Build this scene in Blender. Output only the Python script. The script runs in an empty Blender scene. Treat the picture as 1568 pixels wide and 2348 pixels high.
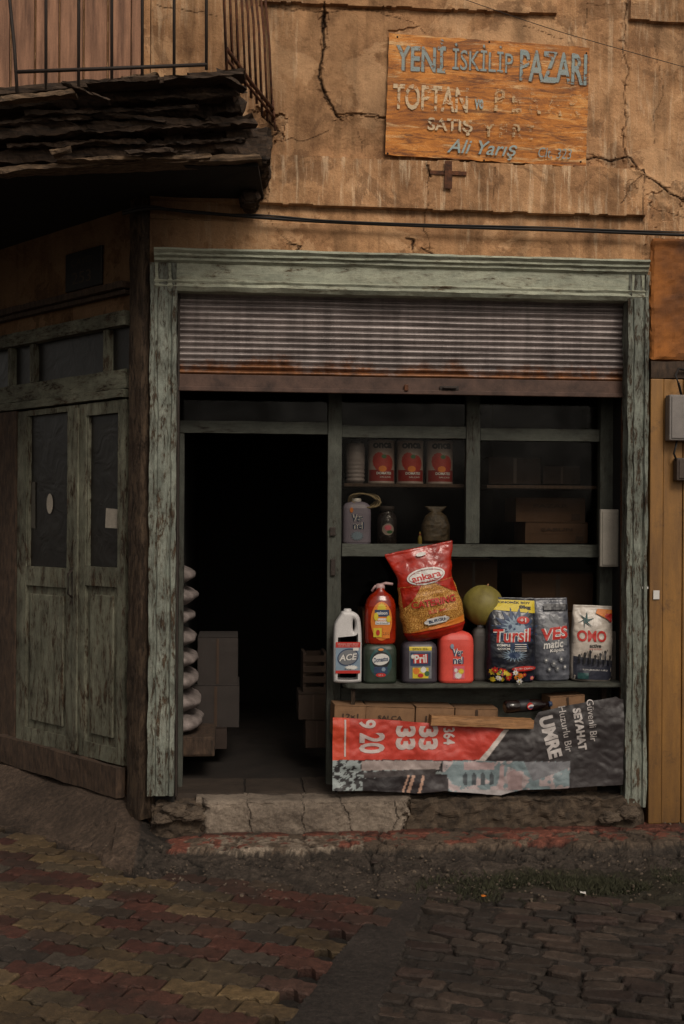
import bpy, bmesh, math, random
import numpy as np
from mathutils import Vector, Matrix, noise as mn
random.seed(7)
rad=math.radians
scene=bpy.context.scene
scene.view_settings.view_transform='Standard'
try: scene.view_settings.look='None'
except Exception: pass
# ------------------------------------------------------------------ camera / measuring
F=2700.; H=1.7; D=6.55; YAW=rad(5); ROLL=.006
fw=Vector((math.sin(YAW),math.cos(YAW),0)); r0=Vector((math.cos(YAW),-math.sin(YAW),0)); u0=Vector((0,0,1))
rt=r0*math.cos(ROLL)+u0*math.sin(ROLL); up=u0*math.cos(ROLL)-r0*math.sin(ROLL)
CAM=Vector((-D*math.tan(YAW),-D,H))
cd=bpy.data.cameras.new('camera'); co=bpy.data.objects.new('camera',cd); scene.collection.objects.link(co)
cd.lens=F/2348*36; cd.sensor_width=36; cd.sensor_fit='AUTO'; cd.shift_y=26/2348.; cd.clip_end=600
co.matrix_world=Matrix(((rt.x,up.x,-fw.x,CAM.x),(rt.y,up.y,-fw.y,CAM.y),(rt.z,up.z,-fw.z,CAM.z),(0,0,0,1)))
scene.camera=co
def ray(px,py): return fw+rt*((px-784)/F)-up*((py-1200)/F)
def W(px,py,Y=0.):
    d=ray(px,py); t=(Y-CAM.y)/d.y; return CAM+d*t
def G(px,py,Z=0.):
    d=ray(px,py); t=(Z-CAM.z)/d.z; return CAM+d*t
def XX(px,Y=0.,py=1200): return W(px,py,Y).x
def ZZ(py,Y=0.,px=900): return W(px,py,Y).z
# ------------------------------------------------------------------ materials
def s(r,g,b):
    f=lambda c:(c/255/12.92) if c/255<=.04045 else ((c/255+.055)/1.055)**2.4
    return (f(r),f(g),f(b),1)
def newmat(name):
    m=bpy.data.materials.new(name); m.use_nodes=True
    return m,m.node_tree,m.node_tree.nodes['Principled BSDF']
def noi(nt,scale,detail=6,rough=.6,st=(1,1,1),dist=0,off=(0,0,0)):
    tc=nt.nodes.new('ShaderNodeTexCoord'); mp=nt.nodes.new('ShaderNodeMapping'); n=nt.nodes.new('ShaderNodeTexNoise')
    nt.links.new(tc.outputs['Object'],mp.inputs['Vector']); nt.links.new(mp.outputs[0],n.inputs['Vector'])
    mp.inputs['Scale'].default_value=st; mp.inputs['Location'].default_value=off
    n.inputs['Scale'].default_value=scale; n.inputs['Detail'].default_value=detail; n.inputs['Roughness'].default_value=rough
    n.inputs['Distortion'].default_value=dist
    return n.outputs['Fac']
def ramp(nt,fac,stops,interp='LINEAR'):
    r=nt.nodes.new('ShaderNodeValToRGB'); cr=r.color_ramp; cr.interpolation=interp
    while len(cr.elements)<len(stops): cr.elements.new(.5)
    for e,(p,c) in zip(cr.elements,stops):
        e.position=p; e.color=c if not isinstance(c,(int,float)) else (c,c,c,1)
    nt.links.new(fac,r.inputs[0]); return r.outputs[0]
def setin(nt,inp,v):
    if isinstance(v,bpy.types.NodeSocket): nt.links.new(v,inp)
    else: inp.default_value=v
def mixc(nt,fac,a,b,blend='MIX'):
    m=nt.nodes.new('ShaderNodeMix'); m.data_type='RGBA'; m.blend_type=blend
    setin(nt,m.inputs[0],fac); setin(nt,m.inputs[6],a); setin(nt,m.inputs[7],b); return m.outputs[2]
def mth(nt,op,a,b=0.):
    m=nt.nodes.new('ShaderNodeMath'); m.operation=op; setin(nt,m.inputs[0],a); setin(nt,m.inputs[1],b); return m.outputs[0]
def bmp(nt,b,h,strength=.5,dist=.01):
    n=nt.nodes.new('ShaderNodeBump'); n.inputs['Strength'].default_value=strength; n.inputs['Distance'].default_value=dist
    nt.links.new(h,n.inputs['Height']); nt.links.new(n.outputs[0],b.inputs['Normal'])
def attr(nt,name):
    a=nt.nodes.new('ShaderNodeAttribute'); a.attribute_name=name; return a
def objz(nt,axis='Z'):
    tc=nt.nodes.new('ShaderNodeTexCoord'); sp=nt.nodes.new('ShaderNodeSeparateXYZ'); nt.links.new(tc.outputs['Object'],sp.inputs[0]); return sp.outputs[axis]
def mrange(nt,v,a,b):
    m=nt.nodes.new('ShaderNodeMapRange'); m.inputs[1].default_value=a; m.inputs[2].default_value=b; nt.links.new(v,m.inputs[0]); return m.outputs[0]
def grain(nt,col,amt=.25,scale=260):
    g=noi(nt,scale,2,.7); g=ramp(nt,g,[(.3,1-amt),(.7,1+amt)]); return mixc(nt,1.,col,g,'MULTIPLY')
def simple(name,c,rough=.55,var=.25,scale=9,bump=.15,metal=0.,st=(1,1,1),c2=None,gr=.14,spec=.4):
    m,nt,b=newmat(name)
    c2=c2 or (c[0]*(1-var),c[1]*(1-var),c[2]*(1-var),1)
    n=noi(nt,scale,7,.65,st)
    col=ramp(nt,n,[(.3,c2),(.65,c)])
    col=grain(nt,col,gr)
    nt.links.new(col,b.inputs['Base Color'])
    b.inputs['Roughness'].default_value=rough; b.inputs['Metallic'].default_value=metal; b.inputs['Specular IOR Level'].default_value=spec
    if bump: bmp(nt,b,noi(nt,scale*5,5,.6,st),bump,.004)
    return m
def peel(name,paint,paint2,wood,wood2,st,th=.5,scale=5,rough=.75,dirt=.5):
    m,nt,b=newmat(name)
    p=ramp(nt,noi(nt,3.5,6,.7,st),[(.3,paint2),(.7,paint)])
    w=ramp(nt,noi(nt,14,6,.7,st),[(.3,wood2),(.7,wood)])
    n1=noi(nt,scale,9,.75,st,.6); n2=noi(nt,scale*5,5,.7,st,off=(3,1,2))
    mm=mth(nt,'ADD',mth(nt,'MULTIPLY',n1,.7),mth(nt,'MULTIPLY',n2,.3))
    mask=ramp(nt,mm,[(th-.015,0.),(th+.02,1.)])
    halo=ramp(nt,mm,[(th-.10,0.),(th-.01,.45)])
    col=mixc(nt,halo,p,w); col=mixc(nt,mask,col,w)
    d=ramp(nt,noi(nt,1.8,8,.75),[(.35,1-dirt),(.62,1.)])
    col=mixc(nt,1.,col,d,'MULTIPLY')
    hz=st[0]<st[2]
    crk=ramp(nt,noi(nt,26,3,.6,(.5,9,9) if hz else (9,9,.5)),[(.30,.35),(.38,1.)])
    col=mixc(nt,.6,col,crk,'MULTIPLY')
    col=grain(nt,col,.18)
    nt.links.new(col,b.inputs['Base Color']); b.inputs['Roughness'].default_value=rough; b.inputs['Specular IOR Level'].default_value=.25
    h=mth(nt,'ADD',mth(nt,'MULTIPLY',mask,-.5),mth(nt,'MULTIPLY',n2,.6))
    bmp(nt,b,h,.7,.006)
    return m
V=(4.2,4.2,1.1); HZ=(1.1,4.2,4.2)
teal_v=peel('peeling_teal_paint_upright',s(148,153,142),s(106,112,103),s(92,74,56),s(34,25,18),V,.545,6,dirt=.65)
teal_h=peel('peeling_teal_paint_flat',s(178,180,160),s(140,145,130),s(116,96,72),s(52,39,28),HZ,.595,5,dirt=.45)
frame_v=peel('dull_teal_frame_upright',s(84,86,78),s(60,62,56),s(60,48,38),s(28,21,16),V,.6,4,dirt=.5)
frame_h=peel('dull_teal_frame_flat',s(86,88,80),s(62,64,58),s(60,48,38),s(28,21,16),HZ,.6,4,dirt=.5)
door_m=peel('weathered_door_paint',s(126,126,110),s(92,92,78),s(84,66,48),s(34,25,18),V,.55,5,dirt=.6)
door_h=peel('weathered_door_paint_flat',s(126,126,110),s(92,92,78),s(84,66,48),s(34,25,18),HZ,.56,5,dirt=.6)
darkwood=simple('dark_weathered_wood',s(74,57,44),.85,.65,12,.5,st=V,c2=s(28,20,14))
postwood=peel('old_post_wood',s(92,76,60),s(66,52,40),s(58,44,32),s(26,18,12),V,.5,4)
rotwood=simple('rotten_grey_wood',s(72,56,43),.9,.7,7,1.,st=(1.4,6,7),c2=s(11,8,6),gr=.3)
paleboard=simple('splintered_pale_board',s(116,94,72),.85,.6,12,.8,st=(1.4,6,7),c2=s(34,25,18),gr=.25)
plankm=simple('raw_pine_plank',s(160,118,78),.7,.4,14,.3,st=(.6,8,8),c2=s(100,70,44))
rust=simple('rusty_iron',s(98,58,34),.85,.6,30,.5,c2=s(38,23,16))
darkiron=simple('dark_iron',s(44,34,28),.7,.4,30,.4)
blackc=simple('black_cable_rubber',s(24,21,20),.6,.3,10,.1)
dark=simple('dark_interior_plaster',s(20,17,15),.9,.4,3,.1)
dark2=simple('near_black_soffit',s(22,17,14),.95,.5,6,.4)  # near-black base colour for the underside of the balcony
cardb=simple('brown_cardboard',s(128,96,68),.85,.3,5,.15,c2=s(92,68,48))
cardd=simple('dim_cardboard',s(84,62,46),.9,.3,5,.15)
ink=simple('carton_ink',s(58,42,32),.8,.2,20,0)
white=simple('white_plastic',s(188,185,184),.45,.2,12,.03)
whitep=simple('white_print',s(196,193,189),.5,.1,12,0)
redp=simple('red_print',s(170,38,30),.5,.18,12,0)
darkred=simple('dark_red_print',s(120,28,22),.5,.15,12,0)
bluep=simple('blue_print',s(38,55,84),.5,.15,12,0)
skyp=simple('pale_blue_print',s(116,134,150),.5,.2,12,0)
yelp=simple('yellow_print',s(192,170,44),.5,.15,12,0)
orap=simple('orange_print',s(196,112,36),.5,.15,12,0)
pinkp=simple('pink_print',s(194,92,106),.5,.15,12,0)
greenp=simple('green_print',s(48,88,52),.5,.15,12,0)
blackp=simple('black_print',s(22,22,26),.5,.15,12,0)
greyp=simple('grey_print',s(106,108,112),.5,.2,12,0)
tealp=simple('teal_print',s(30,66,66),.5,.15,12,0)
greencan=simple('green_plastic',s(42,52,41),.42,.35,12,.05)
greycan=simple('dark_violet_plastic',s(60,55,62),.42,.35,12,.05)
redcan=simple('coral_red_plastic',s(206,74,62),.45,.25,6,.05)
lilac=simple('lilac_plastic',s(120,114,128),.4,.2,12,.05)
orange_wall=simple('rusty_orange_render',s(164,100,40),.85,.5,2.2,.6,c2=s(82,50,27),gr=.22)
m,nt,b=newmat('ochre_painted_metal'); c=ramp(nt,noi(nt,2.5,8,.7,(3,3,.4)),[(.3,s(84,56,24)),(.65,s(142,100,42))]); c=mixc(nt,ramp(nt,noi(nt,7,9,.8),[(.55,0.),(.68,.75)]),c,s(66,44,26)); c=mixc(nt,1.,c,ramp(nt,mth(nt,'ADD',mrange(nt,objz(nt),0,1.1),mth(nt,'MULTIPLY',noi(nt,4,6,.7),.6)),[(.25,.45),(.9,1.)]),'MULTIPLY'); nt.links.new(grain(nt,c,.16),b.inputs['Base Color']); b.inputs['Roughness'].default_value=.55; bmp(nt,b,noi(nt,24,6,.7),.2,.004); ochre=m
boxgrey=simple('grey_plastic_box',s(122,116,112),.6,.3,10,.1)
yellowbag=simple('yellow_green_skin',s(128,118,54),.6,.4,7,.2,c2=s(92,82,38))
def glassmat(name,f,tint,rough=.08):
    m,nt,b=newmat(name); nt.nodes.remove(b)
    t=nt.nodes.new('ShaderNodeBsdfTransparent'); t.inputs[0].default_value=tint
    g=nt.nodes.new('ShaderNodeBsdfGlossy'); g.inputs['Roughness'].default_value=rough; g.inputs[0].default_value=(.8,.8,.8,1)
    x=nt.nodes.new('ShaderNodeMixShader'); nt.links.new(t.outputs[0],x.inputs[1]); nt.links.new(g.outputs[0],x.inputs[2])
    d=ramp(nt,noi(nt,4,7,.7),[(.4,f*.6),(.75,f*1.8)]); nt.links.new(d,x.inputs[0])
    nt.links.new(x.outputs[0],nt.nodes['Material Output'].inputs[0]); return m
glass=glassmat('dusty_window_glass',.010,(.66,.64,.6,1))
def shinymat(name,c,c2,scale=14,rough=.2):
    m,nt,b=newmat(name)
    nt.links.new(ramp(nt,noi(nt,scale,5,.7),[(.35,c2),(.65,c)]),b.inputs['Base Color']); b.inputs['Roughness'].default_value=rough
    bmp(nt,b,noi(nt,scale*1.3,3,.5,dist=1.2),.5,.012)
    return m
foil_dark=shinymat('dark_plastic_film',s(28,32,44),s(15,16,22),rough=.3)
foil_grey=shinymat('grey_plastic_film',s(92,94,102),s(52,54,62),rough=.3)
foil_white=shinymat('white_plastic_film',s(184,174,163),s(146,137,128),9,.35)
foil_red=shinymat('red_plastic_film',s(168,38,20),s(120,24,13),9,.25)
m,nt,b=newmat('bulgur_grain_seen_through_film')
nt.links.new(ramp(nt,noi(nt,190,2,.7),[(.38,s(100,60,24)),(.5,s(162,110,46)),(.64,s(208,162,92))]),b.inputs['Base Color']); b.inputs['Roughness'].default_value=.25; bmp(nt,b,noi(nt,14,4,.6),.5,.012); grain_m=m
m,nt,b=newmat('amber_red_liquid_plastic')
nt.links.new(ramp(nt,noi(nt,10,4,.6),[(.3,s(110,22,8)),(.7,s(176,46,16))]),b.inputs['Base Color']); b.inputs['Roughness'].default_value=.15; b.inputs['Transmission Weight'].default_value=.35; amber=m
def plaster(name,tint=1.):
    m,nt,b=newmat(name)
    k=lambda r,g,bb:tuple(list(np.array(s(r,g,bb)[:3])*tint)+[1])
    base=ramp(nt,noi(nt,1.3,9,.7,dist=.4),[(.28,k(104,72,50)),(.42,k(148,109,77)),(.52,k(182,139,100)),(.62,k(200,157,116)),(.74,k(216,178,138))])
    blot=ramp(nt,noi(nt,5.5,10,.78,off=(5,2,7)),[(.36,k(84,60,42)),(.5,k(170,130,94)),(.7,k(192,153,114))])
    col=mixc(nt,.5,base,blot)
    streak=ramp(nt,noi(nt,9,5,.65,(1.5,1,.12)),[(.34,.60),(.5,1.),(.72,1.14)])
    col=mixc(nt,.75,col,streak,'MULTIPLY')
    patch=ramp(nt,noi(nt,2.2,5,.6,dist=.8,off=(9,3,1)),[(.53,0.),(.545,.4)]); col=mixc(nt,patch,col,k(208,168,128))
    patch=ramp(nt,noi(nt,3.1,6,.65,dist=.6,off=(2,8,4)),[(.58,0.),(.60,.55)]); col=mixc(nt,patch,col,k(118,88,64))
    pale=attr(nt,'pale'); pn=ramp(nt,noi(nt,28,5,.7,(1,1,.09),off=(1,4,2)),[(.52,0.),(.66,1.)])
    col=mixc(nt,mth(nt,'MULTIPLY',mth(nt,'MULTIPLY',pale.outputs['Fac'],pn),.8),col,k(232,206,172))
    dark_tone=attr(nt,'dark_tone')
    col=mixc(nt,mth(nt,'MULTIPLY',dark_tone.outputs['Fac'],.85),col,k(50,35,26))  # mask blends the plaster towards dark brown
    pits=ramp(nt,noi(nt,70,3,.6),[(.27,.5),(.36,1.)]); col=mixc(nt,.6,col,pits,'MULTIPLY')
    cr=attr(nt,'crack'); col=mixc(nt,cr.outputs['Fac'],col,k(34,24,18))
    col=grain(nt,col,.22,300)
    nt.links.new(col,b.inputs['Base Color']); b.inputs['Roughness'].default_value=.92; b.inputs['Specular IOR Level'].default_value=.15
    h=mth(nt,'ADD',noi(nt,9,10,.7),mth(nt,'MULTIPLY',noi(nt,60,5,.7),.35))
    bmp(nt,b,h,.8,.016)
    return m
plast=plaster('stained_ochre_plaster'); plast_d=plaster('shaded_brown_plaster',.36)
# ------------------------------------------------------------------ mesh helpers
def link(o,parent=None):
    scene.collection.objects.link(o)
    if parent is not None: o.parent=parent
    return o
def info(o,label,cat,group=None):
    o['label']=label; o['category']=cat
    if group: o['group']=group
    return o
def empty(name,loc=(0,0,0),parent=None):
    o=bpy.data.objects.new(name,None); o.empty_display_size=.1; o.location=loc; return link(o,parent)
def mesh(name,v,f,mats,parent=None,loc=(0,0,0),smooth=False,mi=None):
    me=bpy.data.meshes.new(name); me.from_pydata([tuple(x) for x in v],[],f)
    for m_ in (mats if isinstance(mats,(list,tuple)) else [mats]): me.materials.append(m_)
    if mi is not None: me.polygons.foreach_set('material_index',mi)
    if smooth: me.polygons.foreach_set('use_smooth',[True]*len(me.polygons))
    me.update(); o=bpy.data.objects.new(name,me); o.location=loc; return link(o,parent)
def bm2(name,bm,mats,parent=None,loc=(0,0,0),smooth=False):
    me=bpy.data.meshes.new(name); bm.to_mesh(me); bm.free()
    for m_ in (mats if isinstance(mats,(list,tuple)) else [mats]): me.materials.append(m_)
    if smooth: me.polygons.foreach_set('use_smooth',[True]*len(me.polygons))
    o=bpy.data.objects.new(name,me); o.location=loc; return link(o,parent)
def addbox(bm,x0,x1,y0,y1,z0,z1,bev=.004,amp=0.,res=.08,seed=0,mat=0):
    if amp<=0:
        r=bmesh.ops.create_cube(bm,size=1)
        vs=r['verts']
        for v in vs: v.co=Vector(((x0+x1)/2+v.co.x*(x1-x0),(y0+y1)/2+v.co.y*(y1-y0),(z0+z1)/2+v.co.z*(z1-z0)))
        fs=set(f for v in vs for f in v.link_faces)
        for f in fs: f.material_index=mat
        if bev>0:
            es=set(e for v in vs for e in v.link_edges)
            bmesh.ops.bevel(bm,geom=list(es),offset=min(bev,.3*min(x1-x0,y1-y0,z1-z0)),segments=2,affect='EDGES',profile=.5)
        return
    n=[max(1,min(60,int(round(l/res)))) for l in (x1-x0,y1-y0,z1-z0)]
    cache={}
    lo=(x0,y0,z0); hi=(x1,y1,z1)
    def vert(i,j,k):
        key=(i,j,k)
        if key in cache: return cache[key]
        t=[i/n[0],j/n[1],k/n[2]]; p=Vector([lo[a]+(hi[a]-lo[a])*t[a] for a in range(3)])
        c=(Vector(lo)+Vector(hi))/2
        ex=sum(1 for a,q in enumerate((i,j,k)) if q in (0,n[a]))
        q=p+Vector((seed*3.1,seed*1.7,0))
        d=mn.noise_vector(q*9)*amp*.6+mn.noise_vector(q*27)*amp*.5
        if ex>=2:
            dirc=Vector([ (1 if p[a]<c[a] else -1) if (i,j,k)[a] in (0,n[a]) else 0 for a in range(3)])
            d+=dirc*(amp*(.35+.9*abs(mn.noise(q*14))))
        v=bm.verts.new(p+d); cache[key]=v; return v
    def quad(a,b_,c,d_):
        try: f=bm.faces.new((a,b_,c,d_)); f.material_index=mat
        except ValueError: pass
    for i in range(n[0]):
        for j in range(n[1]):
            quad(vert(i,j,0),vert(i,j+1,0),vert(i+1,j+1,0),vert(i+1,j,0)); quad(vert(i,j,n[2]),vert(i+1,j,n[2]),vert(i+1,j+1,n[2]),vert(i,j+1,n[2]))
    for i in range(n[0]):
        for k in range(n[2]):
            quad(vert(i,0,k),vert(i+1,0,k),vert(i+1,0,k+1),vert(i,0,k+1)); quad(vert(i,n[1],k),vert(i,n[1],k+1),vert(i+1,n[1],k+1),vert(i+1,n[1],k))
    for j in range(n[1]):
        for k in range(n[2]):
            quad(vert(0,j,k),vert(0,j,k+1),vert(0,j+1,k+1),vert(0,j+1,k)); quad(vert(n[0],j,k),vert(n[0],j+1,k),vert(n[0],j+1,k+1),vert(n[0],j,k+1))
def boxes(name,lst,mats,parent=None,bev=.004,amp=0.,res=.08,loc=(0,0,0),split=False):
    if split:
        for i,b_ in enumerate(lst):
            bm=bmesh.new(); addbox(bm,*b_[:6],bev=bev,amp=amp,res=res,seed=i); o=bm2(name,bm,mats,parent,loc)
        return o
    bm=bmesh.new()
    for i,b_ in enumerate(lst):
        addbox(bm,*b_[:6],bev=bev,amp=amp,res=res,seed=i,mat=(b_[6] if len(b_)>6 else 0))
    return bm2(name,bm,mats,parent,loc)
def beam(bm,p0,p1,w,h,amp=.012,seg=26,seed=0,mat=0,taper=(1,1)):
    p0=Vector(p0);p1=Vector(p1); ax=(p1-p0).normalized()
    side=ax.cross(Vector((0,0,1)))
    side=side.normalized() if side.length>.1 else Vector((1,0,0))
    upv=side.cross(ax).normalized(); rings=[]
    prof=[(-.5,-.5),(-.5,0),(-.5,.5),(0,.5),(.5,.5),(.5,0),(.5,-.5),(0,-.5)]
    for i in range(seg+1):
        t=i/seg; c=p0.lerp(p1,t); k=taper[0]*(1-t)+taper[1]*t; r=[]
        for j,(a,b_) in enumerate(prof):
            q=c*6+Vector((j*5.1,seed*7.7,0))
            d=amp*(mn.noise(q)+.6*mn.noise(q*3.3)+.4*mn.noise(q*9)); d2=amp*(mn.noise(q+Vector((9,9,9)))+.6*mn.noise(q*3.1)+.4*mn.noise(q*8))
            e=ax*(amp*3*mn.noise(Vector((j*3.3,seed*2.2,t*2)))) if i in (0,seg) else Vector((0,0,0))
            r.append(bm.verts.new(c+side*(a*w*k+d)+upv*(b_*h*k+d2)+e))
        rings.append(r)
    for i in range(seg):
        for j in range(8):
            f=bm.faces.new((rings[i][j],rings[i][(j+1)%8],rings[i+1][(j+1)%8],rings[i+1][j])); f.material_index=mat
    for r in (rings[0],rings[-1][::-1]):
        f=bm.faces.new(r); f.material_index=mat
def profx(name,prof,x0,x1,mat,parent,n=40,amp=.002,axis='X',seed=0):
    bm=bmesh.new(); rings=[]
    for i in range(n+1):
        t=x0+(x1-x0)*i/n; r=[]
        for j,(a,b_) in enumerate(prof):
            q=Vector((t*7,a*40,b_*40+seed)); d=amp*(mn.noise(q)+.5*mn.noise(q*4)); d2=amp*mn.noise(q+Vector((5,5,5)))
            r.append(bm.verts.new((t,a+d,b_+d2) if axis=='X' else (a+d,b_+d2,t)))
        rings.append(r)
    m_=len(prof)
    for i in range(n):
        for j in range(m_): bm.faces.new((rings[i][j],rings[i][(j+1)%m_],rings[i+1][(j+1)%m_],rings[i+1][j]))
    bm.faces.new(rings[0]); bm.faces.new(rings[-1][::-1])
    bmesh.ops.recalc_face_normals(bm,faces=bm.faces)
    return bm2(name,bm,mat,parent)
def tube(bm,pts,r,seg=8,mat=0):
    pts=[Vector(p) for p in pts]; rings=[]
    for i,p in enumerate(pts):
        a=(pts[min(i+1,len(pts)-1)]-pts[max(i-1,0)]).normalized()
        s1=a.cross(Vector((0,0,1)));
        if s1.length<.05: s1=a.cross(Vector((0,1,0)))
        s1.normalize(); s2=a.cross(s1)
        rr=r[i] if isinstance(r,(list,tuple)) else r
        rings.append([bm.verts.new(p+s1*rr*math.cos(2*math.pi*k/seg)+s2*rr*math.sin(2*math.pi*k/seg)) for k in range(seg)])
    for i in range(len(rings)-1):
        for k in range(seg):
            f=bm.faces.new((rings[i][k],rings[i][(k+1)%seg],rings[i+1][(k+1)%seg],rings[i+1][k])); f.smooth=True; f.material_index=mat
    for r_ in (rings[0][::-1],rings[-1]):
        f=bm.faces.new(r_); f.material_index=mat
def lathe(bm,prof,cx=0,cy=0,seg=28,mat=0):
    rings=[[bm.verts.new((cx+r*math.cos(2*math.pi*k/seg),cy+r*math.sin(2*math.pi*k/seg),z)) for k in range(seg)] for r,z in prof]
    for i in range(len(rings)-1):
        for k in range(seg):
            f=bm.faces.new((rings[i][k],rings[i][(k+1)%seg],rings[i+1][(k+1)%seg],rings[i+1][k])); f.smooth=True; f.material_index=mat
    f=bm.faces.new(rings[0][::-1]); f.material_index=mat; f=bm.faces.new(rings[-1]); f.material_index=mat
# numpy noise
def vn(x,y,seed=0):
    t=np.random.RandomState(seed).rand(256,256)
    xi=np.floor(x).astype(int); yi=np.floor(y).astype(int); fx=x-xi; fy=y-yi
    fx=fx*fx*(3-2*fx); fy=fy*fy*(3-2*fy); g=lambda a,b_:t[a%256,b_%256]
    return (g(xi,yi)*(1-fx)+g(xi+1,yi)*fx)*(1-fy)+(g(xi,yi+1)*(1-fx)+g(xi+1,yi+1)*fx)*fy
def fbm(x,y,sc,o=5,seed=0,r=.55):
    a=0;k=1;t=0
    for i in range(o): a=a+k*vn(x*sc,y*sc,seed+i); t+=k; k*=r; sc*=2.03
    return a/t
def jit(pts,amp,it=4,seed=0):
    rs=np.random.RandomState(seed); P=[np.array(p,float) for p in pts]
    for _ in range(it):
        Q=[P[0]]
        for a,b_ in zip(P[:-1],P[1:]):
            l=np.linalg.norm(b_-a); m_=(a+b_)/2; nn=np.array([-(b_-a)[1],(b_-a)[0]])/(l+1e-9)
            Q+= [m_+nn*rs.randn()*amp*l, b_]
        P=Q
    return P
def pdist(Xg,Yg,pl,maxd):
    d=np.full(Xg.shape,9.)
    for a,b_ in zip(pl[:-1],pl[1:]):
        lo=np.minimum(a,b_)-maxd; hi=np.maximum(a,b_)+maxd
        m_=(Xg>lo[0])&(Xg<hi[0])&(Yg>lo[1])&(Yg<hi[1])
        if not m_.any(): continue
        x=Xg[m_];y=Yg[m_]; v=b_-a; L=(v**2).sum()+1e-12
        t=np.clip(((x-a[0])*v[0]+(y-a[1])*v[1])/L,0,1)
        d[m_]=np.minimum(d[m_],np.hypot(x-a[0]-t*v[0],y-a[1]-t*v[1]))
    return d
def inpoly(Xg,Yg,poly):
    r=np.zeros(Xg.shape,bool); n=len(poly)
    for i in range(n):
        x1,y1=poly[i];x2,y2=poly[(i+1)%n]
        if y1==y2: continue
        c=((y1>Yg)!=(y2>Yg))&(Xg<(x2-x1)*(Yg-y1)/(y2-y1)+x1); r^=c
    return r
def gridfaces(nx,ny):
    i=np.arange(nx-1)[:,None]; j=np.arange(ny-1)[None,:]
    a=(i*ny+j); return np.stack([a,a+ny,a+ny+1,a+1],-1).reshape(-1,4).tolist()
def setattr_f(me,name,arr):
    a=me.attributes.new(name,'FLOAT','POINT'); a.data.foreach_set('value',np.asarray(arr,dtype=np.float32).ravel())
def setattr_c(me,name,arr):
    a=me.attributes.new(name,'FLOAT_COLOR','POINT'); arr=np.asarray(arr,dtype=np.float32).reshape(-1,3)
    a.data.foreach_set('color',np.concatenate([arr,np.ones((len(arr),1),np.float32)],1).ravel())
# text : outlines filled, then tessellated so that they can follow curved film
_tc={}
def textmesh(txt,bold=0.,shear=0.,fine=True):
    key=(txt,bold,shear)
    if key in _tc: return _tc[key]
    cu=bpy.data.curves.new('t','FONT'); cu.body=txt; cu.size=1; cu.offset=bold; cu.shear=shear; cu.resolution_u=3; cu.fill_mode='FRONT'
    ob=bpy.data.objects.new('t',cu); scene.collection.objects.link(ob)
    bpy.context.view_layer.update(); dg=bpy.context.evaluated_depsgraph_get(); ev=ob.evaluated_get(dg); me=ev.to_mesh()
    bm=bmesh.new(); bm.from_mesh(me); ev.to_mesh_clear(); bpy.data.objects.remove(ob); bpy.data.curves.remove(cu)
    if len(txt)<=9:
        for _ in range(3):
            es=[e for e in bm.edges if e.calc_length()>.13]
            if not es: break
            bmesh.ops.subdivide_edges(bm,edges=es,cuts=1); bmesh.ops.triangulate(bm,faces=bm.faces[:])
    bm.verts.ensure_lookup_table(); bm.verts.index_update()
    v=np.array([tuple(x.co)[:2] for x in bm.verts]) if len(bm.verts) else np.zeros((1,2)); f=[tuple(q.index for q in p.verts) for p in bm.faces]; bm.free()
    lo=v.min(0); hi=v.max(0); v=(v-(lo+hi)/2)/np.maximum(hi-lo,1e-6); _tc[key]=(v,f); return _tc[key]
class Print:
    def __init__(s_,fy,off=.0015,step=.0006): s_.fy=fy; s_.v=[]; s_.f=[]; s_.mi=[]; s_.m=[]; s_.o=off; s_.st=step
    def raw(s_,P,fs,mat):
        if mat not in s_.m: s_.m.append(mat)
        k=s_.m.index(mat); b=len(s_.v)
        for x,z in P: s_.v.append((x,s_.fy(x,z)-s_.o,z))
        for f in fs: s_.f.append(tuple(b+i for i in f)); s_.mi.append(k)
        s_.o+=s_.st
    def quad(s_,c,mat,n=10,m_=8):
        P=[];c=[np.array(q,float) for q in c]
        for i in range(n+1):
            for j in range(m_+1):
                u=i/n;v=j/m_; p=(c[0]*(1-u)+c[1]*u)*(1-v)+(c[3]*(1-u)+c[2]*u)*v; P.append(tuple(p))
        f=[(i*(m_+1)+j,(i+1)*(m_+1)+j,(i+1)*(m_+1)+j+1,i*(m_+1)+j+1) for i in range(n) for j in range(m_)]
        s_.raw(P,f,mat)
    def rect(s_,x0,x1,z0,z1,mat,n=10,m_=8): s_.quad([(x0,z0),(x1,z0),(x1,z1),(x0,z1)],mat,n,m_)
    def ell(s_,cx,cz,rx,rz,mat,rot=0,jag=0,n=28):
        P=[(cx,cz)]; c,sn=math.cos(rot),math.sin(rot); R=4
        for r in range(1,R+1):
            for k in range(n):
                a=2*math.pi*k/n; q=r/R*(1+(jag*(1 if k%2 else -1) if r==R else 0)); x=rx*q*math.cos(a); z=rz*q*math.sin(a); P.append((cx+x*c-z*sn,cz+x*sn+z*c))
        f=[(0,1+k,1+(k+1)%n) for k in range(n)]
        for r in range(R-1):
            for k in range(n): a=1+r*n; f.append((a+k,a+n+k,a+n+(k+1)%n,a+(k+1)%n))
        s_.raw(P,f,mat)
    def text(s_,t,cx,cz,w,h,mat,rot=0.,bold=.0,shear=0.):
        v,f=textmesh(t,bold,shear); c,sn=math.cos(rot),math.sin(rot)
        P=[(cx+x*w*c-z*h*sn,cz+x*w*sn+z*h*c) for x,z in v]; s_.raw(P,f,mat)
    def build(s_,parent,name='printed_label'):
        return mesh(name,s_.v,s_.f,s_.m,parent,mi=s_.mi)
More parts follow.
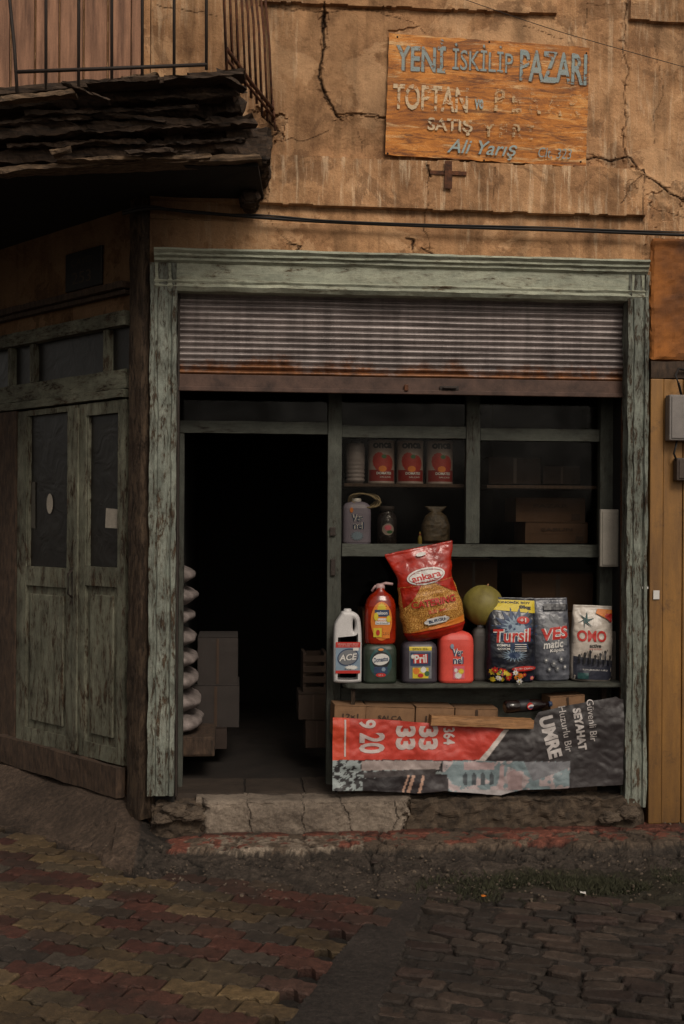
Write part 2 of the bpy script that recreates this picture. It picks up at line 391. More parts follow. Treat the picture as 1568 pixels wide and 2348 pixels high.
class Body:
    def __init__(s_,secs,n=3.,amp=0.,fr=9.,seed=0):
        s_.z=[q[0] for q in secs]; s_.hx=[q[1] for q in secs]; s_.hy=[q[2] for q in secs]; s_.n=n; s_.amp=amp; s_.fr=fr; s_.seed=seed
    def at(s_,z): return float(np.interp(z,s_.z,s_.hx)),float(np.interp(z,s_.z,s_.hy))
    def wr(s_,x,z,y0=0):
        if not s_.amp: return 0
        q=Vector((x*s_.fr,s_.seed*3.3+y0,z*s_.fr)); return s_.amp*(mn.noise(q)+.7*(.5-abs(mn.noise(q*2.3)))+.14*mn.noise(q*5))
    def fy(s_,x,z):
        hx,hy=s_.at(z); u=min(.995,abs(x/hx)) if hx>0 else 0; k=(1-u**s_.n)**(1/s_.n)
        return -hy*k-s_.wr(x,z)*min(1,k*1.6)
    def build(s_,name,mat,parent,rows=44,seg=56,mi=None,mats=None):
        zs=sorted(set(list(np.linspace(s_.z[0],s_.z[-1],rows))+s_.z)); V_=[];f=[]
        for z in zs:
            hx,hy=s_.at(z)
            for k in range(seg):
                a=2*math.pi*k/seg; c,sn=math.cos(a),math.sin(a); x=hx*math.copysign(abs(c)**(2/s_.n),c); y=hy*math.copysign(abs(sn)**(2/s_.n),sn)
                kk=min(1,abs(y)/(hy+1e-6)*1.6); w=s_.wr(x,z,0 if y<=0 else 4)*kk; y+= -w if y<0 else w
                edge_=(abs(c)**8); x*=1+(s_.amp*4.8*mn.noise(Vector((z*14,s_.seed+(3 if x>0 else 0),0)))*edge_ if s_.amp>.003 else 0)
                V_.append((x,y,z))
        R=len(zs)
        for i in range(R-1):
            for k in range(seg): f.append((i*seg+k,i*seg+(k+1)%seg,(i+1)*seg+(k+1)%seg,(i+1)*seg+k))
        f.append(tuple(range(seg))[::-1]); f.append(tuple((R-1)*seg+k for k in range(seg)))
        idx=None
        if mi: idx=[mi((zs[q//seg]+zs[min(q//seg+1,R-1)])/2) if q<(R-1)*seg else mi(zs[0] if q==(R-1)*seg else zs[-1]) for q in range(len(f))]
        return mesh(name,V_,f,mats or mat,parent,smooth=True,mi=idx)
# ================================================================== BUILDING
B=empty('corner_shop_building'); info(B,'old plastered corner shop building with peeling teal shopfront','building')
x0=XX(345,0,300); x1=XX(1780,0,300); xs=np.arange(x0,x1,.0070); zb=ZZ(640); zs=np.arange(zb,W(900,-60,0).z,.0070)
Xg,Zg=np.meshgrid(xs,zs,indexing='ij')
P2=lambda px,py:(W(px,py).x,W(px,py).z)
off=np.zeros(Xg.shape); 
n1=fbm(Xg,Zg,2.,6,11); n2=fbm(Xg,Zg,14.,4,31)
def line(pts):
    q=[P2(*p) for p in pts]; return np.interp(Xg,[a for a,_ in q],[b_ for _,b_ in q])
wob=(fbm(Xg,Zg,9,4,5)-.5)*.020
band=(Zg<line([(300,350),(605,357),(1475,390)])+wob)&(Zg>line([(300,455),(380,460),(900,482),(1475,500)])+wob*.5)&(Xg<P2(1475,440)[0]+wob)
off[band]-=.036
low=(Zg<line([(300,500),(1455,535)])+wob*.5)&(Xg<P2(1456,560)[0]); off[low]-=.008
topb=(Zg>line([(598,8),(1272,38)])+wob*.4)&(Xg<P2(1275,10)[0])&(Xg>P2(598,5)[0]); off[topb]-=.03
topr=(Zg>line([(1440,50),(1600,62)])+wob*.4)&(Xg>P2(1441,20)[0]); off[topr]-=.03
isl=inpoly(Xg,Zg,jit([P2(*p) for p in [(745,20),(738,110),(735,190),(770,262),(830,262),(890,272),(890,70),(960,60),(900,30)]],.07,3,4)); off[isl]-=.009
crack=np.zeros(Xg.shape)
CR=[([(742,12),(738,60),(744,110),(733,150),(738,200),(762,245),(775,268)],.0062),([(775,268),(830,262),(887,270)],.004),
 ([(742,30),(740,70)],.010),([(1437,0),(1428,90),(1432,200),(1426,300),(1440,375),(1475,402)],.0036),([(1343,365),(1390,368),(1440,362),(1475,402),(1520,430),(1570,458)],.0052),
 ([(978,372),(975,430),(972,490),(985,560),(992,592)],.0026),([(598,400),(590,430),(615,470),(625,520),(660,555),(690,575)],.0026),
 ([(745,30),(900,40),(962,62),(976,78)],.0026),([(640,325),(700,322),(752,300)],.0025),([(590,15),(700,25),(745,25)],.003),
 ([(1475,402),(1440,430),(1420,470)],.0035),([(1500,440),(1490,470),(1568,500)],.003),([(1475,395),(1470,500),(1480,540)],.003),
 ([(978,385),(984,410)],.007),([(930,548),(948,552),(945,572)],.006),([(965,570),(990,582),(992,600)],.0045),([(660,560),(690,566),(680,578)],.005),([(1345,10),(1340,60)],.0022),([(360,12),(500,40)],.0026),
 ([(600,262),(640,300),(610,340),(590,420)],.005),([(1130,380),(1128,470)],.0022),([(820,300),(830,350)],.002),([(1200,60),(1290,90)],.0018),([(1500,100),(1520,220),(1500,330)],.002)]
for i,(pl,w) in enumerate(CR):
    q=jit([P2(*p) for p in pl],.065,4,i+3); d=pdist(Xg,Zg,q,.05); ww=w*(.45+1.2*fbm(Xg,Zg,14,2,77+i))
    c=np.clip(1.3-d/ww,0,1); crack=np.maximum(crack,c*(.95 if w>.004 else .6))
    off+=np.clip(1-d/ww,0,1)*min(.016,w*2)
    if w>.0035: off-=.007*np.exp(-((d-w*1.5)/.018)**2)*(n2>.5)
for (px,py,rx_,ry_,dep) in [(612,290,.12,.14,.03),(592,400,.07,.16,.03),(1530,460,.15,.12,.014),(1500,580,.08,.14,.016),(1440,440,.05,.06,.010),(1345,360,.05,.02,.018),(985,580,.04,.03,.014),(1400,30,.2,.05,.004),(820,330,.16,.05,.004),(1200,560,.3,.03,.004)]:
    c=P2(px,py); r=((Xg-c[0])/rx_)**2+((Zg-c[1])/ry_)**2+(n2-.5)*2.2+(n1-.5)*1.5; m_=r<.75
    off[m_]+=dep*.5+(n2[m_]-.5)*dep*1.8; crack[m_]=np.maximum(crack[m_],(.10+.25*(fbm(Xg,Zg,30,3,8)[m_]>.55))*min(1,dep/.012))
off+=(n1-.5)*.024+(n2-.5)*.005
dl=(P2(620,450)[0]-Xg); dark_tone=np.clip(dl/.62,0,1)*np.clip((P2(600,330)[1]-Zg)/.2,0,1)*.95  # wall gets darker towards the left, below balcony level
dark_tone=np.maximum(dark_tone,np.clip(1-(Xg-P2(560,300)[0])/.5,0,1)*.35*n1*1.6)  # weaker darkening that fades out to the right of the balcony
lip=line([(300,455),(380,460),(900,482),(1475,500)])-Zg; dark_tone=np.maximum(dark_tone,np.clip(1-np.abs(lip-.015)/.03,0,1)*.6*(Xg<P2(1475,440)[0]));  # darker strip along the lower edge of the ledge
dark_tone=np.maximum(dark_tone,np.clip((n1-.55)*2.6,0,.5)); dark_tone=np.maximum(dark_tone,np.clip((fbm(Xg*1.2,Zg*.5,5,4,71)-.56)*3,0,.45))
dark_tone=np.maximum(dark_tone,np.clip(1-(Zg-ZZ(600))/.05,0,.6)*n2)  # darker strip just above the header board
sgl=(Xg>P2(890,300)[0])&(Xg<P2(1345,300)[0]); 
pale=np.zeros(Xg.shape); pale[sgl]=np.clip(1-(P2(1100,372)[1]-Zg)[sgl]/.42,0,1)*(Zg<P2(1100,360)[1])[sgl]
pale=np.maximum(pale,.4*(vn(Xg*3,Zg*.5,5)>.55)); pale[band]=np.maximum(pale[band],.6)
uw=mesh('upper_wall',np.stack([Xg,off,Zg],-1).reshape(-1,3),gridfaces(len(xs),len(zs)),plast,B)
setattr_f(uw.data,'crack',crack); setattr_f(uw.data,'dark_tone',dark_tone); setattr_f(uw.data,'pale',pale)
zt=zs[-1]
ZB=3.5
boxes('wall_core',[(x0+.01,x1,.045,.5,zb,zt),(x0,x1+.2,.01,.5,zt+.002,5.6),],plast,B,bev=0)
xl=XX(-700,0,300)
boxes('balcony_storey_wall',[(xl,x0-.002,.005,.3,ZB,5.6)],plast,B,amp=.006,res=.08)
# ---- header
def zh(py): return ZZ(py,-.05,900)
z=[zh(p) for p in (584,589,595,600,604,610,615,650,655,660,667,676)]
prof=[(.06,z[0]),(-.088,z[0]),(-.094,z[1]),(-.076,z[2]),(-.078,z[3]),(-.060,z[4]),(-.062,z[5]),(-.042,z[6]),(-.038,z[7]),(-.052,z[8]),(-.044,z[9]),(-.050,z[10]),(-.03,z[11]),(.06,z[11])]
profx('header_board',prof,XX(350,-.05),XX(1482,-.05),teal_h,B,110,.004)
zp=z[-1]; zpt=z[6]
def pil(name,pa,pb,y0,zt_,zb_,seed):
    xa=XX(pa,-.04,1250); xb=XX(pb,-.04,1250); w=xb-xa
    pr=[(xa,.05),(xa,-.045),(xa+w*.14,-.05),(xa+w*.2,-.035),(xa+w*.28,-.035),(xa+w*.32,-.045),(xa+w*.66,-.045),(xa+w*.70,-.035),(xa+w*.78,-.035),(xa+w*.84,-.05),(xb,-.045),(xb,.05)]
    return profx(name,pr,zb_,zt_,teal_v,B,110,.0065,axis='Z',seed=seed)
pil('pilaster',341,402,0,zpt,ZZ(1826,-.05,370),1)
pil('pilaster',1437,1484,0,zpt,.10,2)
xa=XX(404,0,1200); xb=XX(1437,0,1200)
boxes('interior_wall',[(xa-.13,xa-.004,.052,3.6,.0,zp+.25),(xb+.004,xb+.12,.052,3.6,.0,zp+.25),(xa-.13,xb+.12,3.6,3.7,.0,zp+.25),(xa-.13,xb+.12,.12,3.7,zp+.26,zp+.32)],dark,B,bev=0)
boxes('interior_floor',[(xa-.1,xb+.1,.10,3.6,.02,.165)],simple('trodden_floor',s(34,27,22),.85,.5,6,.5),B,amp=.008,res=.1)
# roller shutter
zsb=ZZ(868,.08,900); zbar=ZZ(903,.08,900); zst=zp+.05; xa2=XX(411,.08,800); xb2=XX(1430,.08,800)
ns=15; V_=[];f=[];nxs=80;rows=ns*8
for i in range(nxs+1):
    x=xa2+(xb2-xa2)*i/nxs
    for j in range(rows+1):
        t=j/8; ph=(t%1); zz=zsb+(zst-zsb)*j/rows
        y=.085-.024*abs(math.sin(math.pi*ph))**.8+.004*mn.noise(Vector((x*2,zz*5,0)))
        V_.append((x,y,zz+.004*mn.noise(Vector((x*1.5,round(t)*3,1)))))
f=[(i*(rows+1)+j,(i+1)*(rows+1)+j,(i+1)*(rows+1)+j+1,i*(rows+1)+j+1) for i in range(nxs) for j in range(rows)]
m,nt,b=newmat('rust_stained_shutter_steel')
c=ramp(nt,noi(nt,3,8,.7,(.6,1,3)),[(.3,s(98,89,87)),(.6,s(148,138,135))])
zz_=mrange(nt,objz(nt),zsb+.16,zsb-.02)
rm=ramp(nt,mth(nt,'ADD',mth(nt,'MULTIPLY',noi(nt,6,8,.75,(1,1,.6)),.8),mth(nt,'MULTIPLY',zz_,.45)),[(.56,0.),(.72,1.)])
c=mixc(nt,rm,c,ramp(nt,noi(nt,20,5,.7),[(.3,s(70,42,26)),(.7,s(136,86,48))]))
str_=ramp(nt,noi(nt,12,5,.7,(1.5,1,.12)),[(.35,.58),(.6,1.05)]); c=mixc(nt,.8,c,str_,'MULTIPLY'); c=grain(nt,c,.16)
nt.links.new(c,b.inputs['Base Color']); b.inputs['Roughness'].default_value=.45; b.inputs['Metallic'].default_value=.35; bmp(nt,b,noi(nt,30,5,.7),.25,.004)
SH=empty('roller_shutter',(0,0,0),B)
mesh('slat_curtain',V_,f,m,SH,smooth=True)
boxes('bottom_bar',[(xa2,xb2,.06,.085,zbar,zsb+.004),(xa2,xb2,.045,.085,zbar-.004,zbar+.02)],simple('rusty_brown_bar',s(84,62,52),.7,.5,9,.3,c2=s(46,31,25),gr=.2),SH,bev=.003,amp=0)
xh=XX(1030,.05,892); zh_=ZZ(890,.05,1030)
boxes('handle',[(xh-.055,xh+.055,.048,.058,zh_-.012,zh_+.012),(xh-.04,xh+.04,.028,.05,zh_-.004,zh_+.005)],darkiron,SH)
xh=XX(931,.05,892)
boxes('lock',[(xh-.012,xh+.012,.035,.06,zh_-.022,zh_+.016)],rust,SH,bev=.006)
boxes('guide_rail',[(xa-.002,xa2+.004,.05,.11,.17,zst),],darkiron,SH); boxes('guide_rail',[(xb2-.004,xb+.002,.05,.11,.17,zst)],rust,SH)
# ---- inner shopfront frame
Y1=.30
SW=empty('shop_window',(0,0,0),B)
gx_=lambda px:XX(px,Y1,1200); gz_=lambda py:ZZ(py,Y1,1000)
ztop=gz_(860)
boxes('frame_upright',[(gx_(750),gx_(782),Y1-.03,Y1+.04,.165,ztop),(gx_(1066),gx_(1098),Y1-.025,Y1+.03,gz_(1246),ztop),(gx_(1372),gx_(1428),Y1-.03,Y1+.04,.165,ztop)],frame_v,SW,amp=.0025,res=.06,split=True)
boxes('frame_rail',[(xa,gx_(750)-.001,Y1-.02,Y1+.03,gz_(1000),gz_(972)),(gx_(782)+.001,gx_(1066)-.001,Y1-.02,Y1+.03,gz_(1006),gz_(978)),(gx_(1098)+.001,gx_(1372)-.001,Y1-.02,Y1+.03,gz_(1009),gz_(980)),
  (gx_(782)+.001,gx_(1372)-.001,Y1-.045,Y1+.04,gz_(1276),gz_(1247)),(gx_(782)+.001,gx_(1372)-.001,Y1-.02,Y1+.03,gz_(1700),gz_(1575))],frame_h,SW,amp=.0025,res=.06,split=True)
def pane(a,b_,c,d): mesh('glass_pane',[(gx_(a),Y1+.005,gz_(d)),(gx_(b_),Y1+.005,gz_(d)),(gx_(b_),Y1+.005,gz_(c)),(gx_(a),Y1+.005,gz_(c))],[(0,1,2,3)],glass,SW)
pane(783,1065,860,977);pane(1099,1371,860,979);pane(783,1065,1007,1246);pane(1099,1371,1010,1246);pane(783,1371,1277,1574)
pane(405,749,860,971)
boxes('door_jamb',[(xa-.003,xa+.03,Y1-.03,Y1+.04,.165,gz_(1001))],frame_v,SW,amp=.002,res=.06)
boxes('hinge',[(gx_(757),gx_(768),Y1-.045,Y1-.028,gz_(1320),gz_(1282)),(gx_(755),gx_(768),Y1-.045,Y1-.028,gz_(1230),gz_(1210))],darkiron,SW,split=True)
# doorstep : worn slab with a relief front, cracks and a chipped edge
def rx(px): return XX(px,-.06,1850)
m,nt,b=newmat('worn_concrete_step'); conc=m
c=ramp(nt,noi(nt,4,9,.72),[(.3,s(70,60,52)),(.5,s(110,98,86)),(.7,s(136,123,109))]); c=mixc(nt,1.,c,ramp(nt,noi(nt,45,6,.75),[(.3,.6),(.65,1.15)]),'MULTIPLY'); cr_=attr(nt,'crack'); c=mixc(nt,cr_.outputs['Fac'],c,s(40,33,27)); c=grain(nt,c,.25)
nt.links.new(c,b.inputs['Base Color']); b.inputs['Roughness'].default_value=.9; bmp(nt,b,noi(nt,40,8,.75),.7,.01)
sxa,sxb=rx(448),rx(948); us=np.arange(sxa,sxb,.006); vs_=np.arange(0,.42,.006); U_,V2=np.meshgrid(us,vs_,indexing='ij')
hS=.205; edge_n=fbm(U_,V2*0+.3,9,5,61); topn=.172+(fbm(U_,V2*0,3,3,7)-.5)*.02
Zs=np.where(V2<hS,-.035+V2/hS*(topn+.035),topn); Ys=np.where(V2<hS,-.075,-.075+(V2-hS))
rnd=np.exp(-((V2-hS)/.022)**2); Zs-=rnd*(.010+.03*np.clip(edge_n-.45,0,1)*2); Ys+=rnd*(.006+.03*np.clip(edge_n-.45,0,1)*2)
nn_=fbm(U_,V2,18,5,23); Ys+=np.where(V2<hS,(nn_-.5)*.026+(fbm(U_,V2,4,3,5)-.5)*.035,0); Zs+=np.where(V2>=hS,(nn_-.5)*.012,0)
cs=np.zeros(U_.shape)
for i_,L in enumerate([[(rx(578),0),(rx(572),.1),(rx(566),.24),(rx(572),.42)],[(rx(697),0),(rx(692),.12),(rx(697),.2),(rx(690),.42)],[(rx(806),0),(rx(800),.1),(rx(782),.21),(rx(770),.42)],[(rx(900),.0),(rx(915),.1),(rx(905),.22)]]):
    d=pdist(U_,V2,jit(L,.08,4,90+i_),.05); c_=np.clip(1.1-d/(.0044*(.4+nn_)),0,1); cs=np.maximum(cs,c_*.8); Ys+=c_*.010*(V2<hS); Zs-=c_*.006*(V2>=hS)
Ys+=np.clip((.07*(.5+nn_)-np.minimum(U_-sxa,sxb-U_))/.05,0,1)**2*.09; 
cs=np.maximum(cs,np.clip(1-V2/.05,0,1)*.7*(.5+nn_)); cs=np.clip(cs,0,1)
o=mesh('doorstep',np.stack([U_,Ys,Zs],-1).reshape(-1,3),gridfaces(len(us),len(vs_)),conc,B); setattr_f(o.data,'crack',cs)
boxes('doorstep_core',[(sxa+.08,sxb-.08,-.01,.1,-.06,.12)],conc,B)
soil=simple('crumbled_mortar_and_soil',s(80,67,54),.95,.6,16,1.,c2=s(30,24,19),gr=.4)
boxes('crumbled_plinth',[(rx(345),rx(470),-.05,.11,-.06,.15),(rx(930),rx(1478),-.045,.11,-.06,.155)],soil,B,amp=.034,res=.013,split=True)
boxes('threshold_slab',[(xa,rx(560),.10,.5,.12,.182),(rx(562),rx(700),.10,.5,.12,.178),(rx(702),rx(775),.10,.5,.12,.182)],simple('dark_stone_threshold',s(56,46,38),.8,.5,8,.7),B,amp=.006,res=.03)
rubm=simple('mortar_rubble',s(86,74,62),.95,.5,20,.9,c2=s(44,36,29),gr=.35)
def rock(px,py,sz,Y,flat=.7,seed=0):
    c=W(px,py,Y); bm=bmesh.new(); bmesh.ops.create_icosphere(bm,subdivisions=4,radius=1)
    for v in bm.verts:
        n_=v.co.normalized(); v.co=n_*(1+.45*mn.noise(n_*1.4+Vector((seed*3,0,0)))+.2*mn.noise(n_*4)+.08*mn.noise(n_*12)); v.co.x*=sz*1.4; v.co.y*=sz*.8; v.co.z*=sz*flat
    o=bm2('rubble_stone',bm,rubm,None,loc=c); info(o,'broken lump of mortar at foot of the step','stone','rubble stones along the step'); return o
for i,(a,b_,q) in enumerate([(405,1860,.055),(440,1868,.05),(372,1878,.04),(1400,1874,.045),(1440,1864,.05)]): rock(a,b_,q,-.07,.75,i)
# =================== angled side entrance
ang=math.atan2(-.76,.65); corner=Vector((XX(337),0.02,0)); E=empty('side_entrance',corner,B); E.rotation_euler=(0,0,ang)
Rm=Matrix.Rotation(ang,3,'Z'); Ri=Rm.transposed(); nrm=Rm@Vector((0,1,0))
def C(px,py,n=0.):
    d=ray(px,py); p0=corner+nrm*n; t=(p0-CAM).dot(nrm)/d.dot(nrm); q=Ri@(CAM+d*t-corner); return q.x,q.z
cx=lambda px,py=1300,n=0.:C(px,py,n)[0]
cz=lambda px,py,n=0.:C(px,py,n)[1]
zd0=cz(180,1728); zd1=cz(180,925)
sL=cx(45); sM=cx(183); sR=cx(293)
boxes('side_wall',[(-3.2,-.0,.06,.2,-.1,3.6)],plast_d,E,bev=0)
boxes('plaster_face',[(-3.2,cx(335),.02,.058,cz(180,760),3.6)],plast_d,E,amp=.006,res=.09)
boxes('corner_post',[(cx(291,1300,-.06),.015,-.06,.058,.06,3.56)],postwood,E,amp=.007,res=.035)
boxes('door_head_beam',[(-3.2,cx(291)-.002,-.02,.06,cz(180,905),cz(180,862)),(-3.2,cx(291)-.002,-.035,.06,cz(180,925)+.001,cz(180,905)),(-3.2,cx(291)-.003,-.03,.06,cz(180,768),cz(180,735))],door_h,E,amp=.004,res=.05,split=True)
boxes('cornice',[(-3.2,cx(291)-.003,-.05,.03,cz(180,688),cz(180,672)),(-3.2,cx(291)-.003,-.025,.03,cz(180,700),cz(180,689))],darkwood,E,amp=.004,res=.05)
boxes('transom_window_frame',[(cx(18),cx(26),-.01,.055,cz(180,862)+.002,cz(180,768)-.002),(cx(68),cx(77),-.01,.055,cz(180,862)+.002,cz(180,768)-.002),(cx(236),cx(247),-.01,.055,cz(180,862)+.002,cz(180,768)-.002)],door_m,E,amp=.002,res=.05,split=True)
dkglass=shinymat('grimy_dark_glass',s(18,16,14),s(28,25,22),5,.4)
mesh('transom_glass',[(-3,.03,cz(180,862)),(cx(292),.03,cz(180,862)),(cx(292),.03,cz(180,768)),(-3,.03,cz(180,768))],[(0,1,2,3)],dkglass,E)
boxes('door_pier',[(-3.2,sL-.006,-.03,.058,-.05,zd1-.002)],darkwood,E,amp=.006,res=.06)
def leaf(xa_,xb_,pxm,tag):
    L=boxes('door_leaf',[],door_m,E)
    bm=bmesh.new(); w=xb_-xa_; st=w*.16; z0,z1=zd0,zd1-.01; zr1=cz(pxm,1345); zr2=cz(pxm,1300); zt1=cz(pxm,950)
    addbox(bm,xa_,xa_+st,-.022,.02,z0,z1,amp=.003,res=.05); addbox(bm,xb_-st,xb_,-.022,.02,z0,z1,amp=.003,res=.05,seed=2)
    addbox(bm,xa_+st+.001,xb_-st-.001,-.02,.02,z0,z0+.09,amp=.002,res=.05); addbox(bm,xa_+st+.001,xb_-st-.001,-.02,.02,zr1,zr2,amp=.002,res=.05); addbox(bm,xa_+st+.001,xb_-st-.001,-.02,.02,zt1,z1,amp=.002,res=.05)
    addbox(bm,xa_+st+.001,xb_-st-.001,.0,.015,z0+.09,zr1,amp=.001,res=.05)
    addbox(bm,xa_+st+.045,xb_-st-.045,-.016,.0,z0+.14,zr1-.05,bev=.012)
    for q in (xa_+st+.001,xb_-st-.012): addbox(bm,q,q+.011,-.012,.01,zr2,zt1,bev=.002)
    bm.to_mesh(L.data); bm.free()
    mesh('glass_pane',[(xa_+st,.008,zr2),(xb_-st,.008,zr2),(xb_-st,.008,zt1),(xa_+st,.008,zt1)],[(0,1,2,3)],dkglass,E)
    return L
leaf(sL,sM-.004,113,0); leaf(sM+.012,sR,245,1)
boxes('meeting_strip',[(sM-.02,sM+.024,-.038,-.022,zd0+.02,zd1-.03)],door_m,E,amp=.003,res=.05)
hx_=cx(163,1330,-.04); hz_=cz(163,1335,-.04)
bm=bmesh.new(); tube(bm,[(hx_,-.03,hz_-.09),(hx_,-.06,hz_-.07),(hx_,-.062,hz_+.05),(hx_,-.03,hz_+.07)],.007); addbox(bm,hx_-.014,hx_+.014,-.03,-.022,hz_-.13,hz_+.09); bm2('door_handle',bm,darkiron,E)
bm=bmesh.new()
beam(bm,(-3.2,-.03,.28),(cx(291),-.035,.235),.05,.17,.008,50,3); o=bm2('sill_board',bm,darkwood,E)
pm=simple('faded_paper',s(150,142,130),.8,.3,20,.1)
pr=Print(lambda x,z_:.004); pr.ell(cx(113,1155),cz(113,1155),.036,.062,pm); pr.build(E,'paper_notice')
pr=Print(lambda x,z_:.004); pr.quad([(cx(240,1210),cz(240,1210)),(cx(272,1212),cz(272,1212)),(cx(273,1168),cz(273,1168)),(cx(242,1165),cz(242,1165))],pm,2,2); pr.build(E,'paper_notice')
pr=Print(lambda x,z_:.004); pr.quad([(cx(70,1210),cz(70,1210)),(cx(80,1212),cz(80,1212)),(cx(80,1105),cz(80,1105)),(cx(72,1105),cz(72,1105))],simple('grey_tape',s(70,66,58),.8),2,2); pr.build(E,'paper_notice')
PL=boxes('number_plaque',[(cx(146,620,-.01),cx(228,620,-.01),.0,.018,cz(187,662),cz(187,574))],simple('dark_enamel_plaque',s(24,21,20),.5,.3),E)
pr=Print(lambda x,z_:.0); cpx=cx(187,610); wl_=simple('worn_grey_lettering',s(72,64,54),.8); pr.text('ÇAYCI',cpx,cz(187,600),.22,.05,wl_); pr.text('253',cpx,cz(187,635),.20,.07,wl_); pr.build(E,'plaque_lettering')
# =================== balcony
BA=empty('balcony',(0,0,0),B)
yf=-.85; xr=W(500,160,yf).x; xw=W(606,300,0).x; zdk=W(480,172,yf).z; xlf=W(-420,200,yf).x
def sag(x): return -.11*max(0,(xr-x))/ (xr-XX(0,yf,200))
bm=bmesh.new()
nb=9
for i in range(nb):
    ya=yf+(0-yf)*i/nb; yc=ya+.045; xe=xr+(xw-xr)*((ya-yf)/(0-yf))
    beam(bm,(xlf,yc,zdk+sag(xlf)*1.0),(xe+random.uniform(-.02,.02),yc,zdk-random.uniform(0,.012)),.088,.03,.009,60,i)
bm2('deck',bm,rotwood,BA)
def bp(pxa,pya,pxb,pyb,Y,hpx,w,amp,sd):
    bm=bmesh.new(); a=W(pxa,pya,Y); b_=W(pxb,pyb,Y); beam(bm,a,b_,w,hpx*.0021,amp,90,sd); bm2('rotten_beam',bm,rotwood,BA)
bp(-420,256,545,212,-.72,30,.10,.026,1); bp(-420,306,560,246,-.60,34,.10,.028,2); bp(-420,325,578,282,-.66,22,.10,.024,3)
bp(-420,350,583,306,-.52,34,.10,.028,4); bp(-420,384,585,338,-.57,30,.10,.022,5)
bp(60,262,450,246,-.74,9,.03,.014,7); bp(200,304,520,286,-.70,7,.03,.012,8); bp(20,336,330,322,-.66,8,.03,.014,9); bp(300,228,540,218,-.77,8,.04,.014,10); bp(-100,290,210,268,-.72,10,.03,.016,11); bp(360,330,560,322,-.64,7,.03,.014,12); bp(240,262,380,276,-.73,6,.02,.010,14)
for q in (30,240,400,540):
    a=W(q,300,-.55); bm=bmesh.new(); beam(bm,(a.x,-.62,3.62),(a.x,.9 if q<400 else -.02,3.66),.09,.10,.01,16,q); bm2('joist',bm,rotwood,BA)
for (a0,b0,a1,b1,Y,w,h,sd) in [(-420,412,597,368,-.60,.12,.022,9),(-300,420,345,372,-.64,.09,.014,13),(130,370,480,362,-.70,.06,.014,15)]:
    bm=bmesh.new(); beam(bm,W(a0,b0,Y),W(a1,b1,Y),w,h,.009,70,sd); bm2('edge_plank',bm,paleboard,BA)
zf=W(590,372,-.6).z
bm=bmesh.new(); v=[bm.verts.new(p) for p in [(-3.8,-.6,zf-.06),(W(592,372,-.6).x,-.6,zf-.025),(xw+.0,.0,zf-.03),(-1.0,.06,zf-.04),(-3.0,3.0,zf-.06),(-4.5,3.0,zf-.06)]]; bm.faces.new(v)
r=bmesh.ops.extrude_face_region(bm,geom=bm.faces[:]); bmesh.ops.translate(bm,verts=[g for g in r['geom'] if isinstance(g,bmesh.types.BMVert)],vec=(0,0,.02))
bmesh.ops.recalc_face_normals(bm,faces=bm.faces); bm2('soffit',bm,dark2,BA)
boxes('broken_bracket',[(xw-.13,xw-.03,-.22,.0,zf-.10,zf-.03),(xw-.10,xw+.02,-.5,-.02,zf+.03,zf+.22)],rotwood,BA,amp=.026,res=.02,split=True)
for (a0,b0,a1,b1,Y,w,h,sd) in [(145,192,250,234,-.90,.05,.012,1),(205,198,365,186,-.86,.12,.02,2),(280,186,362,176,-.8,.08,.02,3),(375,192,560,178,-.82,.14,.02,4),(430,182,560,170,-.75,.1,.018,5),(120,352,160,342,-.75,.05,.02,6),(290,350,395,345,-.75,.05,.016,7),(500,170,560,205,-.84,.08,.015,8),(0,232,170,214,-.88,.06,.02,9),(330,360,440,350,-.72,.03,.02,10)]:
    bm=bmesh.new(); beam(bm,W(a0,b0,Y),W(a1,b1,Y),w,h,.011,16,sd); bm2('splintered_board',bm,rotwood if sd%3 else paleboard,BA)
bm=bmesh.new()
tube(bm,[W(35,165,yf-.0),W(250,157,yf),W(476,148,yf)],.009,6); zt_=W(400,-330,yf).z
tube(bm,[Vector((xlf,yf,zt_)),Vector((xr,yf,zt_))],.012,6)
for px,pb in [(-50,214),(105,205),(180,200),(256,186),(326,182),(399,172),(473,160)]:
    a=W(px,pb,yf); tube(bm,[(a.x,yf,a.z),(a.x-.003,yf+.004,a.z+.5),(a.x-.02,yf,zt_)],.0075,6)
tube(bm,[W(40,222,yf),W(33,110,yf),W(22,0,yf),W(10,-200,yf)],.0085,6)
bm2('front_railing',bm,darkiron,BA)
bm=bmesh.new()
A=W(520,112,-.85); Bq=W(625,250,-.03)
tube(bm,[A,A.lerp(Bq,.5)+Vector((0,0,-.01)),Bq],.011,6); tube(bm,[A+Vector((0,0,-.05)),Bq+Vector((0.01,0,-.05))],.008,6)
for i in range(9):
    t=i/8; p=A.lerp(Bq,t); tube(bm,[p+Vector((0,0,-.07-.06*random.random())),p+Vector((-.02,0,.35)),p+Vector((-.09-.03*random.random(),0,1.15))],.0075,6)
tube(bm,[Bq+Vector((0,0,.05)),Bq+Vector((.015,0,-.12))],.007,6)
bm2('side_railing',bm,rust,BA)
m_pink=simple('faded_pink_boards',s(160,118,92),.8,.45,5,.3,st=(5,5,.4),c2=s(84,58,44),gr=.2)
xx0=W(-700,100,0).x; xx1=W(303,100,0).x; L_=[]
x=xx1; i=0
while x>xx0:
    L_.append((x-.125,x-.006,-.03+.006*(i%3==0),.0,zdk-.12,5.4)); x-=.13; i+=1
L_+= [(xx1,xx1+.05,-.045,.0,zdk-.12,5.4)]
boxes('boarded_wall',L_,m_pink,BA,bev=.004)
